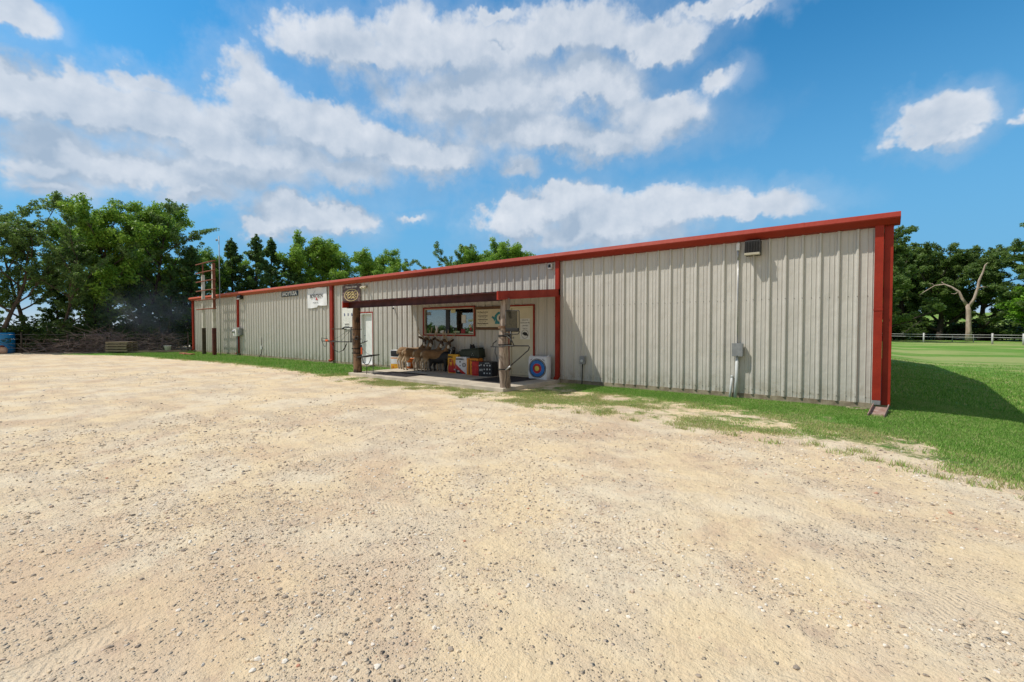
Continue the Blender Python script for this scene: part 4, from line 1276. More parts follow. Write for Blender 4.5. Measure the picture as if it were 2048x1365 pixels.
# ================================================================== DEER STATUES
m_deer, t, b = new_mat('deer_hide')
p_ = t.n('ShaderNodeTexCoord').outputs['Object']
sp = t.n('ShaderNodeSeparateXYZ'); t.put(sp.inputs[0], p_)
c = t.mix(t.ss(t.noise(p_, 9, 4), .35, .65), (.25, .145, .065, 1), (.19, .105, .045, 1))
c = t.mix(t.math('MULTIPLY', t.ss(sp.outputs[2], .50, .36), .75), c, (.46, .36, .24, 1))
c = t.mix(t.ss(sp.outputs[0], -.06, -.11), c, (.52, .41, .28, 1))
t.put(b.inputs['Base Color'], c); b.inputs['Roughness'].default_value = .8
t.put(b.inputs['Normal'], t.bump(t.noise(p_, 70, 3), .004))
m_head = M('deer_face', (.13, .08, .045), .75, (.07, .042, .025), 14)
m_throat = M('throat_white', (.66, .62, .54), .8)
m_antl = M('antler', (.55, .42, .27), .6, (.38, .27, .16), 18)
m_hoof = M('hoof', (.02, .018, .016), .5)
def make_deer():
    root = empty('deer_statue')
    mb = MB()
    # torso: rump at x=0, chest at x=.80; x forward
    S = [(-.07, .60, .03, .05), (-.05, .60, .085, .10), (.03, .595, .115, .135), (.15, .585, .12, .135), (.32, .565, .125, .135), (.50, .555, .125, .15), (.64, .565, .115, .15), (.74, .60, .085, .12), (.79, .63, .05, .08)]
    mb.tube([(s[0], 0, s[1]) for s in S], [(s[2] * 1.12, s[3] * 1.12) for s in S], 16)
    # neck, turning toward the viewer's right (-y)
    mb.tube([(.64, 0, .60), (.74, -.005, .70), (.80, -.02, .82), (.82, -.05, .91)], [(.095, .125), (.08, .10), (.062, .075), (.055, .06)], 14)
    # legs
    for sy in (-1, 1):
        off_ = .05 if sy < 0 else -.07
        y = sy * .075
        mb.tube([(.06, y, .58), (.05 + off_ * .5, y * 1.1, .44), (-.01 + off_, y * 1.1, .335), (-.055 + off_, y * 1.05, .285), (-.035 + off_, y, .16), (-.025 + off_, y, .05), (.0 + off_, y, .0)],
                [(.075, .13), (.058, .095), (.036, .052), (.026, .034), (.021, .025), (.021, .024), (.024, .030)], 10)
        fo = .04 if sy < 0 else -.04
        mb.tube([(.66, y, .58), (.67 + fo * .3, y, .44), (.66 + fo * .6, y, .30), (.66 + fo, y, .16), (.66 + fo, y, .05), (.68 + fo, y, .0)],
                [(.055, .09), (.042, .060), (.029, .036), (.021, .024), (.021, .024), (.024, .030)], 10)
    mb.tube([(-.06, 0, .66), (-.105, 0, .62), (-.12, 0, .54), (-.11, 0, .49)], [.03, .028, .022, .01], 8)
    bd = fuse(mb, m_deer, 'body', .013, 4, root)
    # head in its own frame at the top of the neck
    hd = MB()
    hd.tube([(-.045, 0, .01), (.0, 0, .025), (.06, 0, .015), (.13, 0, -.022), (.19, 0, -.05), (.215, 0, -.062)], [(.045, .05), (.058, .062), (.050, .055), (.034, .036), (.028, .027), (.018, .017)], 12)
    hd.tube([(-.02, 0, .0), (-.03, 0, -.05), (-.03, .0, -.10)], [.05, .055, .055], 10)
    h = fuse(hd, m_head, 'head', .009, 3, root)
    h.scale = (1.15, 1.15, 1.15); h.location = (.835, -.06, .945); h.rotation_euler = (0, R(4), R(-72))
    for nm, mt, els in (('throat_patch', m_throat, [((.045, 0, -.055), (.052, .044, .045)), ((.005, 0, -.10), (.056, .054, .058))]),
                        ('nose', m_hoof, [((.213, 0, -.052), (.014, .018, .015))]),
                        ('eye', m_hoof, [((.055, -.048, .035), (.011, .008, .011))]), ('eye', m_hoof, [((.055, .048, .035), (.011, .008, .011))])):
        e = MB()
        for c_, r_ in els: e.ell(c_, r_, 12)
        e.build(nm, mt, h)
    for sy in (-1, 1):
        e = MB(); e.tube([(-.02, sy * .045, .05), (-.035, sy * .10, .085), (-.045, sy * .155, .115), (-.05, sy * .18, .13)], [(.012, .016), (.018, .036), (.014, .030), (.003, .005)], 8)
        e.build('ear', m_head, h)
        e = MB()
        beam = [(.0, sy * .03, .07), (-.03, sy * .065, .13), (-.03, sy * .135, .20), (.02, sy * .19, .265), (.09, sy * .19, .32), (.14, sy * .155, .36)]
        e.tube(beam, [.013, .012, .011, .010, .008, .003], 7)
        for (k, tip) in ((1, (.03, sy * .05, .20)), (2, (-.02, sy * .13, .34)), (3, (.03, sy * .18, .41)), (4, (.10, sy * .18, .42))):
            e.tube([beam[k], tuple((beam[k][i] * .4 + tip[i] * .6 + (0, sy * .01, 0)[i]) for i in range(3)), tip], [.009, .007, .002], 6)
        e.build('antler', m_antl, h)
    for sy in (-1, 1):
        for x_ in ((.0 + (.05 if sy < 0 else -.07)), (.68 + (.04 if sy < 0 else -.04))):
            e = MB(); e.tube([(x_ - .005, sy * .075, .03), (x_ + .012, sy * .075, .0)], [(.019, .022), (.024, .03)], 8); e.build('hoof', m_hoof, root)
    return root
deer0 = make_deer()
spots = [(-13.48, 10.58, 38, 1.08, 'deer statue with antlers, leftmost and tallest in the row on the porch'),
         (-12.98, 10.42, 46, 1.05, 'antlered deer statue second from the left on the porch'),
         (-12.42, 10.44, 46, 1.02, 'antlered deer statue third from the left on the porch'),
         (-12.03, 10.45, 44, 1.0, 'antlered deer statue rightmost in the row, just behind the black boar')]
for i, (x, y, a_, s_, lb) in enumerate(spots):
    o = deer0 if i == 0 else copy_tree(deer0)
    o.location = (x, y, .102); o.rotation_euler = (0, 0, R(a_)); o.scale = (s_, s_, s_)
    tag(o, lb, 'deer statue', 'deer statues lined up on the porch')

# black boar
m_boar = M('black_foam', (.010, .011, .013), .55, (.018, .018, .020), 14, bump=.004, bscale=50)
m_snout = M('snout_grey', (.10, .095, .09), .6)
bo = empty('boar_statue', (-11.98, 10.72, .10), R(20), 'black wild boar statue on the porch with a raised round snout', 'boar statue')
mb = MB()
S = [(-.10, .48, .03, .05), (-.07, .47, .10, .13), (.05, .45, .14, .175), (.25, .44, .15, .185), (.45, .47, .155, .20), (.60, .50, .14, .20), (.72, .53, .11, .155), (.82, .56, .085, .11)]
mb.tube([(s[0], 0, s[1]) for s in S], [(s[2], s[3]) for s in S], 16)
mb.tube([(.70, 0, .54), (.84, -.04, .62), (.91, -.11, .72), (.95, -.18, .80)], [(.12, .13), (.09, .095), (.06, .062), (.052, .052)], 12)
for x_, sy in ((.02, -1), (.07, 1), (.58, -1), (.52, 1)):
    y = sy * .10
    mb.tube([(x_ + .03, y, .42), (x_ + .02, y, .26), (x_ - .02 if x_ < .3 else x_, y, .16), (x_, y, .06), (x_ + .02, y, .0)], [(.075, .10), (.05, .065), (.032, .036), (.027, .028), (.034, .038)], 10)
mb.tube([(-.09, 0, .52), (-.14, 0, .45), (-.15, 0, .34)], [.014, .010, .008], 6)
fuse(mb, m_boar, 'body', .014, 3, bo)
e = MB(); e.tube([(.945, -.175, .795), (.96, -.20, .815)], [.056, .062], 16); e.build('snout', m_snout, bo)
e = MB(); e.ell((.963, -.205, .819), (.026, .020, .036), 10); e.build('nostril', m_boar, bo)
for sy in (-1, 1):
    e = MB(); e.tube([(.80, sy * .07 - .02, .66), (.76, sy * .12 - .02, .74), (.73, sy * .13 - .02, .80)], [(.02, .04), (.018, .035), (.004, .006)], 8); e.build('ear', m_boar, bo)
e = MB(); e.tube([(.88, -.19, .70), (.89, -.22, .74), (.87, -.23, .78)], [.009, .007, .002], 6); e.build('tusk', m_whitep, bo)
e = MB(); e.obox((.80, -.115, .66), (.03, .012, .085), (0, 15, -20)); e.build('ear_tag', m_whitep, bo)
# black bear, mostly behind the bags
be = empty('bear_statue', (-11.0, 10.98, .10), R(6), 'black bear statue against the wall, head showing above the dark green box', 'bear statue')
mb = MB()
S = [(-.05, .50, .05, .08), (.0, .50, .11, .15), (.15, .49, .13, .19), (.35, .50, .13, .19), (.5, .56, .12, .17), (.6, .64, .10, .13), (.66, .73, .08, .10)]
mb.tube([(s[0], 0, s[1]) for s in S], [(s[2], s[3]) for s in S], 14)
mb.ell((.70, -.03, .85), (.10, .09, .09)); mb.tube([(.72, -.06, .84), (.78, -.14, .82), (.80, -.17, .81)], [.06, .042, .034], 10)
for x_, sy in ((.02, -1), (.0, 1), (.46, -1), (.50, 1)):
    mb.tube([(x_, sy * .08, .45), (x_, sy * .09, .2), (x_ + .02, sy * .09, 0)], [.075, .055, .05], 10)
fuse(mb, m_boar, 'body', .014, 3, be)
for sy in (-1, 1):
    e = MB(); e.ell((.68 + .0 * sy, -.03 + sy * .07, .93), (.028, .018, .035), 10); e.build('ear', m_boar, be)
e = MB(); e.ell((.805, -.185, .815), (.016, .014, .013), 8); e.build('nose', m_snout, be)

# ================================================================== TARGET BAGS AND BLOCKS
def puffy(w_, d_, h_, bulge, mats, name, parent, seg=10, zr=1.0):
    """a stuffed bag: rounded, bulging box standing on z=0"""
    mb = MB()
    def P_(x, y, z):
        u, v, ww = 2 * x / w_, 2 * y / d_, 2 * z / h_ - 1
        fx = (1 - v * v) * (1 - abs(ww) ** 4); fy = (1 - u * u) * (1 - abs(ww) ** 4)
        nx_ = x + (u * bulge * fx if abs(u) > .99 else 0) - u * .5 * bulge * (abs(ww) ** 6)
        ny = y + (v * bulge * fy if abs(v) > .99 else 0)
        nz_ = z + (bulge * .3 * (1 - u * u) * (1 - v * v) if ww > .99 else 0)
        wob = .004 * math.sin(17 * x + 5 * z) + .003 * math.sin(23 * z + 9 * x)
        return (nx_, ny + (v * wob if abs(v) > .9 else 0), nz_)
    def face(fn, flip):
        vs = [P_(*fn(i / seg, j / seg)) for i in range(seg + 1) for j in range(seg + 1)]
        fs = []
        for i in range(seg):
            for j in range(seg):
                a_ = i * (seg + 1) + j
                q = (a_, a_ + seg + 1, a_ + seg + 2, a_ + 1)
                fs.append(q[::-1] if flip else q)
        mb.add(vs, fs, 0, True)
    X, D, H = w_ / 2, d_ / 2, h_
    face(lambda a, c: (-X + w_ * a, -D, H * c), False); face(lambda a, c: (-X + w_ * a, D, H * c), True)
    face(lambda a, c: (-X, -D + d_ * a, H * c), True); face(lambda a, c: (X, -D + d_ * a, H * c), False)
    face(lambda a, c: (-X + w_ * a, -D + d_ * c, H), False); face(lambda a, c: (-X + w_ * a, -D + d_ * c, 0), True)
    o = mb.build(name, mats, parent)
    def front(x, z, off=.003):
        p = P_(x, -D, z); return (p[0], p[1] - off, p[2])
    return o, front
def decal(parent, front, pts_rings, mats, name):
    """rings: list of (cx,cz,rin,rout,mat)"""
    mb = MB(); n = 28
    for (cx_, cz_, ri, ro, m_) in pts_rings:
        vs = []; K = 3
        for q in range(K + 1):
            rr = ri + (ro - ri) * q / K
            for k in range(n):
                a = 2 * PI * k / n; vs.append(front(cx_ + rr * math.cos(a), cz_ + rr * math.sin(a)))
        fs = [(q * n + k, (q + 1) * n + k, (q + 1) * n + (k + 1) % n, q * n + (k + 1) % n) for q in range(K) for k in range(n)]
        mb.add(vs, fs, m_, True)
    return mb.build(name, mats, parent)
def patch(parent, front, poly, mat, name, off=.003, n=8):
    """quad poly (4 corners x,z) draped on the front"""
    mb = MB(); (x0, z0), (x1, z1), (x2, z2), (x3, z3) = poly
    vs = []
    for i in range(n + 1):
        for j in range(n + 1):
            u, v = i / n, j / n
            x = (x0 * (1 - u) + x1 * u) * (1 - v) + (x3 * (1 - u) + x2 * u) * v
            z = (z0 * (1 - u) + z1 * u) * (1 - v) + (z3 * (1 - u) + z2 * u) * v
            vs.append(front(x, z, off))
    fs = [(i * (n + 1) + j, (i + 1) * (n + 1) + j, (i + 1) * (n + 1) + j + 1, i * (n + 1) + j + 1) for i in range(n) for j in range(n)]
    mb.add(vs, fs, 0, True)
    return mb.build(name, mat, parent)
m_bagw = M('white_bag_cloth', (.70, .71, .74), .7, (.62, .63, .67), 9, bump=.006, bscale=14)
m_blue = M('blue_print', (.03, .17, .50), .6); m_tred = M('red_print', (.50, .03, .03), .6); m_tyel = M('yellow_print', (.72, .62, .10), .6)
m_tblk = M('black_print', (.015, .015, .018), .6)
m_yel = M('yellow_bag', (.70, .36, .02), .65, (.64, .32, .02), 8, bump=.005, bscale=14)
m_oran = M('orange_foam', (.66, .25, .02), .7, (.60, .21, .02), 10)
m_redb = M('red_foam', (.46, .02, .015), .6, (.38, .015, .012), 8)
m_blackc = M('black_foam_cube', (.012, .013, .018), .6, (.02, .02, .026), 9)
m_dot = M('pale_dots', (.52, .55, .56), .7)
m_green = M('dark_green_box', (.028, .038, .024), .6, (.022, .030, .018), 6)
grp = 'archery targets on the porch'
# ring target bag
tb = empty('target_bag', (-7.56, 10.96, .10), R(6), 'white stuffed target bag with blue, red and yellow rings beside the downspout', 'archery target', grp)
bag, fr_ = puffy(.60, .28, .66, .035, m_bagw, 'bag', tb)
e = MB()
for sx_ in (-1, 1): e.tube([(sx_ * .27, 0, .64), (sx_ * .295, -.02, .70)], [.03, .012], 8)
e.tube([(-.27, -.02, .67), (0, -.03, .645), (.27, -.02, .67)], .008, 6)
e.build('corner_tie', m_bagw, tb)
R0 = .285; cz = .315
decal(tb, fr_, [(0, cz, R0 * .93, R0, 0), (0, cz, R0 * .905, R0 * .93, 4), (0, cz, R0 * .83, R0 * .905, 0), (0, cz, R0 * .50, R0 * .83, 1), (0, cz, R0 * .25, R0 * .50, 2), (0, cz, .001, R0 * .25, 3)], [m_tblk, m_blue, m_tred, m_tyel, m_bagw], 'ring_print')
for sx_ in (-1, 1): patch(tb, fr_, [(sx_ * .17, .60), (sx_ * .24, .55), (sx_ * .235, .535), (sx_ * .165, .585)][::sx_], m_tblk, 'brand_strip')
patch(tb, fr_, [(-.08, .045), (.08, .045), (.08, .065), (-.08, .065)], m_dot, 'brand_strip', .005)
# flame bag
tb = empty('target_bag', (-10.80, 10.72, .10), R(10), 'yellow target bag with red flames, just right of the black boar', 'archery target', grp)
bag, fr_ = puffy(.42, .26, .62, .03, m_yel, 'bag', tb)
patch(tb, fr_, [(-.19, .02), (.19, .02), (.19, .22), (-.19, .20)], m_redb, 'flame_print')
for x_, w_, zt in ((-.14, .05, .38), (-.06, .04, .30), (.02, .055, .42), (.11, .045, .34), (.165, .03, .5)):
    patch(tb, fr_, [(x_ - w_, .20), (x_ + w_, .20), (x_ + .008, zt), (x_ - .008, zt)], m_redb, 'flame_print')
decal(tb, fr_, [(-.05, .42, .03, .055, 0), (.08, .13, .0, .025, 1), (-.10, .42, .03, .05, 2)], [m_tred, m_dot, m_tblk], 'ring_print')
lt = lettering('BAG', .09, (-.08, -.168, .54), m_tblk, tb, bold=.003)
# white bag with red diagonal
tb = empty('target_bag', (-10.38, 10.66, .10), R(12), 'white target bag with black dots and a red and black corner', 'archery target', grp)
bag, fr_ = puffy(.42, .24, .55, .03, m_bagw, 'bag', tb)
patch(tb, fr_, [(-.20, .01), (.20, .01), (.20, .015), (-.20, .32)], m_redb, 'red_corner')
patch(tb, fr_, [(-.20, .01), (.08, .01), (.07, .012), (-.20, .18)], m_tblk, 'black_corner', .005)
decal(tb, fr_, [(-.02, .40, 0, .028, 0), (-.02, .28, 0, .022, 0), (-.02, .17, 0, .022, 0), (.12, .30, .045, .065, 0), (.12, .30, 0, .02, 0)], [m_tblk], 'dot_print')
patch(tb, fr_, [(-.13, .07), (-.05, .07), (-.05, .12), (-.13, .12)], m_dot, 'brand_strip', .008)
lettering('MORRELL', .07, (-.03, -.155, .485), m_tblk, tb, bold=.002)
# orange block with numerals
tb = empty('target_block', (-9.92, 10.72, .10), R(14), 'orange foam target block with dark side stripe and black numerals', 'archery target', grp)
bag, fr_ = puffy(.40, .34, .52, .012, m_oran, 'block', tb)
e = MB(); e.box(-.207, -.201, -.06, .06, .02, .50); e.box(-.12, -.09, -.187, -.182, .02, .50); e.build('side_stripe', m_tblk, tb)
decal(tb, fr_, [(.04, .33, .03, .055, 0), (.04, .22, .03, .055, 0), (.04, .10, 0, .03, 0), (.13, .33, 0, .02, 0)], [m_tblk], 'numeral_print')
lettering('Yellow', .08, (.05, -.186, .45), m_tblk, tb, bold=.001)
# red block
tb = empty('target_block', (-9.66, 10.60, .10), R(10), 'plain red target block between the orange block and the black cube', 'archery target', grp)
puffy(.28, .30, .44, .012, m_redb, 'block', tb)
e = MB(); e.box(-.02, .02, -.165, -.158, .06, .38); e.build('seam', m_tred, tb)
# black cube with dots
tb = empty('target_cube', (-9.30, 10.66, .10), R(12), 'black cube target with rows of pale dots beside the weathered post', 'archery target', grp)
bag, fr_ = puffy(.46, .40, .44, .010, m_blackc, 'block', tb)
decal(tb, fr_, [(x_, z_, 0, r_, 0) for x_, z_, r_ in ((-.02, .34, .026), (.08, .34, .022), (-.02, .22, .022), (.08, .22, .028), (-.02, .10, .026), (.08, .10, .020), (.17, .22, .022), (.17, .34, .026), (.17, .10, .022), (-.2, .33, .022))], [m_dot], 'dot_print')
lettering('XX', .09, (-.135, -.212, .19), m_dot, tb, bold=.003); lettering('X', .07, (-.13, -.212, .35), m_dot, tb, bold=.003)
lettering('BLOCK', .05, (.08, -.212, .405), m_dot, tb, bold=.001)
e = MB(); 
for y_, z_ in ((-.1, .33), (.05, .33), (-.02, .2), (.12, .1), (-.1, .08)): e.ell((-.235, y_, z_), (.004, .025, .025), 10)
e.build('side_dots', m_dot, tb)
# dark green box leaning on the bags
tb = empty('green_box', (-10.25, 10.93, .56), R(8), 'dark green box with a small pale emblem, resting on top of the target bags', 'box')
mb = MB(); mb.obox((0, .02, .17), (.80, .36, .28), (0, -6, 0)); mb.build('case', m_green, tb, .012)
mb = MB(); mb.obox((.0, .02, .335), (.70, .30, .05), (0, -6, 0)); mb.build('lid', m_green, tb, .012)
mb = MB()
for a in (90, 210, 330): mb.poly_y([(.14 + .035 * math.cos(R(a)) + .016 * math.cos(R(a + q)), .17 + .035 * math.sin(R(a)) + .016 * math.sin(R(a + q))) for q in (0, 120, 240)], -.168, -.1605)
mb.build('emblem', m_dot, tb)
mb = MB(); mb.box(-.38, -.2, -.10, .12, -.46, .02); mb.box(.1, .3, -.02, .16, -.46, .02); mb.build('foot', m_green, tb)
# white and yellow printed bag at the left end + orange bucket
tb = empty('target_bag', (-14.15, 10.95, .10 - .10), R(14), 'tall white and yellow target bag standing left of the leftmost deer statue', 'archery target', grp)
bag, fr_ = puffy(.44, .26, .76, .02, m_bagw, 'bag', tb)
patch(tb, fr_, [(-.20, .52), (.20, .52), (.20, .74), (-.20, .74)], m_tblk, 'dark_panel')
patch(tb, fr_, [(-.20, .44), (.20, .44), (.20, .48), (-.20, .48)], m_oran, 'orange_stripe')
patch(tb, fr_, [(-.20, .03), (.20, .03), (.20, .24), (-.20, .24)], m_yel, 'yellow_panel')
decal(tb, fr_, [(-.08, .13, .02, .045, 0)], [m_tred], 'ring_print')
tb = empty('bucket', (-13.42, 11.0, .10), 0, 'orange bucket against the wall behind the legs of the leftmost deer', 'bucket')
m_bor = M('orange_bucket', (.60, .16, .02), .5, (.52, .13, .02), 7)
mb = MB(); mb.lathe([(0, 0), (.135, 0), (.155, .33), (.165, .335), (.165, .36), (.15, .365), (.145, .34), (0, .34)], n=24); mb.build('pail', m_bor, tb)
mb = MB(); mb.tube([(-.16, 0, .33), (-.17, -.06, .22), (0, -.19, .14), (.17, -.06, .22), (.16, 0, .33)], .004, 6); mb.build('handle', m_steel, tb)
mb = MB()
for k in range(9):
    a = -PI / 2 + (k - 4) * .16; a2 = a + .16
    mb.add([(.147 * math.cos(a), .147 * math.sin(a), .08), (.147 * math.cos(a2), .147 * math.sin(a2), .08), (.156 * math.cos(a2), .156 * math.sin(a2), .22), (.156 * math.cos(a), .156 * math.sin(a), .22)], [(0, 1, 2, 3)])
mb.build('label', m_dot, tb)

# ================================================================== LEFT YARD
m_bblue = M('blue_barrel_plastic', (.01, .22, .50), .4, (.01, .18, .42), 4)
tb = empty('barrel', (-44.35, 2.93, 0), 0, 'large blue plastic barrel at the left edge in front of the brush', 'barrel')
mb = MB(); mb.lathe([(0, 0), (.42, 0), (.46, .05), (.48, .4), (.47, .45), (.48, .5), (.48, .85), (.47, .9), (.48, .95), (.46, 1.28), (.43, 1.33), (.40, 1.33), (.39, 1.30), (0, 1.30)], n=28)
mb.build('drum', m_bblue, tb)
mb = MB(); mb.lathe([(.462, 1.20), (.485, 1.21), (.485, 1.24), (.462, 1.25)], n=28); mb.build('band', m_bblue, tb)
tb = empty('clay_pot', (-43.1, 2.72, 0), 0, 'small pale clay pot on the gravel in front of the blue barrel', 'pot')
mb = MB(); mb.lathe([(0, 0), (.17, 0), (.24, .08), (.26, .28), (.20, .38), (.22, .42), (.17, .42), (.16, .36), (0, .36)], n=20); mb.build('pot', M('pale_clay', (.62, .40, .28), .8, (.50, .30, .20), 6), tb)
mb = MB(); mb.ell((0, 0, .45), (.15, .15, .09), 10); mb.build('fill', M('red_fill', (.20, .05, .04), .8), tb)
m_pal = M('grey_pallet_wood', (.33, .26, .19), .85, (.22, .17, .12), 7, stretch=(1, 6, 6))
pal = None
for k, (lb) in enumerate(('grey wooden pallet lowest in the stack by the brush', 'grey wooden pallet second from the bottom of the stack by the brush', 'grey wooden pallet third from the bottom of the stack by the brush', 'grey wooden pallet topmost in the stack by the brush')):
    if pal is None:
        pal = empty('pallet', (-38.4, 7.75, .0), R(50))
        mb = MB()
        for y in (-.55, 0, .55): mb.box(-.6, .6, y - .045, y + .045, .02, .11)
        mb.build('stringer', m_pal, pal)
        mb = MB()
        for i in range(7): mb.box(-.58 + i * .178, -.58 + i * .178 + .12, -.6, .6, .112, .13)
        for x in (-.55, 0, .43): mb.box(x, x + .12, -.6, .6, -.001, .018)
        mb.build('deck_boards', m_pal, pal)
        o = pal
    else: o = copy_tree(pal)
    o.location = (-38.6 + random.uniform(-.04, .04), 7.7, .10 + .17 * k); o.rotation_euler = (0, 0, R(50 + random.uniform(-4, 4)))
    tag(o, lb, 'pallet', 'pallets stacked by the brush')
mb = MB()
rg = random.Random(3)
for k in range(5):
    mb.obox((-37.7 + .45 * k * .62, 8.6 + .45 * k * .78, .06 + .04 * (k % 2)), (1.6, .2, .07), (0, rg.uniform(-3, 3), 50 + rg.uniform(-14, 14)))
tag(mb.build('lumber_pile', m_pal), 'loose brown boards on the ground between the pallets and the white bucket', 'lumber')
tb = empty('bucket', (-37.6, 9.9, 0), 0, 'white plastic bucket near the left end of the building', 'bucket')
mb = MB(); mb.lathe([(0, 0), (.17, 0), (.20, .40), (.215, .41), (.215, .44), (.19, .44), (.185, .40), (0, .40)], n=20); mb.build('pail', m_whitep, tb)
mb = MB(); mb.tube([(-.2, 0, .38), (-.2, -.1, .25), (0, -.24, .2), (.2, -.1, .25), (.2, 0, .38)], .006, 6); mb.build('handle', m_steel, tb)
mb = MB(); mb.box(-.06, .07, -.205, -.185, .12, .26); mb.build('label', m_ink, tb)

# ================================================================== TREES
def bark_mat(name, c1, c2):
    return M(name, c1, .95, c2, 6, bump=.03, bscale=10, stretch=(1, 1, .25))
m_bark = bark_mat('grey_brown_bark', (.10, .075, .055), (.055, .042, .032))
m_barkd = bark_mat('dark_bark', (.05, .038, .03), (.028, .022, .018))
m_pale = bark_mat('bare_pale_wood', (.46, .38, .31), (.30, .23, .18))
def leaf_mat(name, c0, c1, c2):
    m, t, b = new_mat(name)
    at = t.n('ShaderNodeAttribute'); at.attribute_name = 'tone'
    p = t.n('ShaderNodeNewGeometry').outputs['Position']
    v = t.math('ADD', t.math('MULTIPLY', at.outputs['Fac'], .55), t.math('MULTIPLY', t.noise(p, .55, 4, .6), .5))
    c = ramp(t, v, [(.25, c0), (.5, c1), (.78, c2)])
    t.put(b.inputs['Base Color'], c); b.inputs['Roughness'].default_value = .5
    b.inputs['Specular IOR Level'].default_value = .3
    tr = t.n('ShaderNodeBsdfTranslucent'); t.put(tr.inputs[0], t.mix(.5, c, (.26, .42, .07, 1)))
    ms = t.n('ShaderNodeMixShader'); ms.inputs[0].default_value = .40
    t.nt.links.new(b.outputs[0], ms.inputs[1]); t.nt.links.new(tr.outputs[0], ms.inputs[2])
    t.nt.links.new(ms.outputs[0], t.nt.nodes['Material Output'].inputs[0])
    return m
LM = {'airy': leaf_mat('elm_leaf', (.055, .11, .035), (.11, .19, .06), (.21, .32, .09)),
      'bright': leaf_mat('hackberry_leaf', (.07, .17, .02), (.18, .34, .04), (.36, .52, .07)),
      'cedar': leaf_mat('cedar_spray', (.03, .08, .026), (.06, .13, .04), (.12, .22, .055)),
      'oak': leaf_mat('oak_leaf', (.035, .075, .02), (.085, .145, .035), (.17, .25, .06)),
      'lime': leaf_mat('lime_leaf', (.08, .19, .015), (.15, .33, .02), (.24, .45, .04)),
      'brush': leaf_mat('shrub_leaf', (.030, .060, .018), (.050, .085, .024), (.085, .13, .035))}
def leaves_mesh(name, C_, W_, n_, size, mat, droop=0.0, flat=0.5, seed=1):
    """C_ cluster centres, W_ cluster radius; n_ leaf faces spread over them"""
    r = np.random.default_rng(seed)
    C_ = np.array(C_); W_ = np.array(W_)
    w_ = W_ ** 2; idx = r.choice(len(C_), n_, p=w_ / w_.sum())
    dvec = r.normal(0, 1, (n_, 3)); dvec /= np.linalg.norm(dvec, axis=1)[:, None]
    rad = W_[idx] * r.random(n_) ** .45
    P = C_[idx] + dvec * rad[:, None] * np.array([1, 1, flat])
    nrm = r.normal(0, 1, (n_, 3)) + np.array([0, 0, .8]) + dvec * .6
    nrm /= np.linalg.norm(nrm, axis=1)[:, None]
    a = r.normal(0, 1, (n_, 3)); u = np.cross(nrm, a); u /= np.linalg.norm(u, axis=1)[:, None] + 1e-9
    v = np.cross(nrm, u)
    s = size * (.6 + .8 * r.random(n_))[:, None]
    q = np.stack([P - u * s, P - v * s * .55, P + u * s, P + v * s * .55], 1).reshape(-1, 3)
    ctone = r.random(len(C_))
    tone = np.clip(ctone[idx] * .5 + r.random(n_) * .5, 0, 1)
    return mesh_np(name, q, np.arange(n_ * 4).reshape(-1, 4), mat, {'tone': np.repeat(tone, 4)})
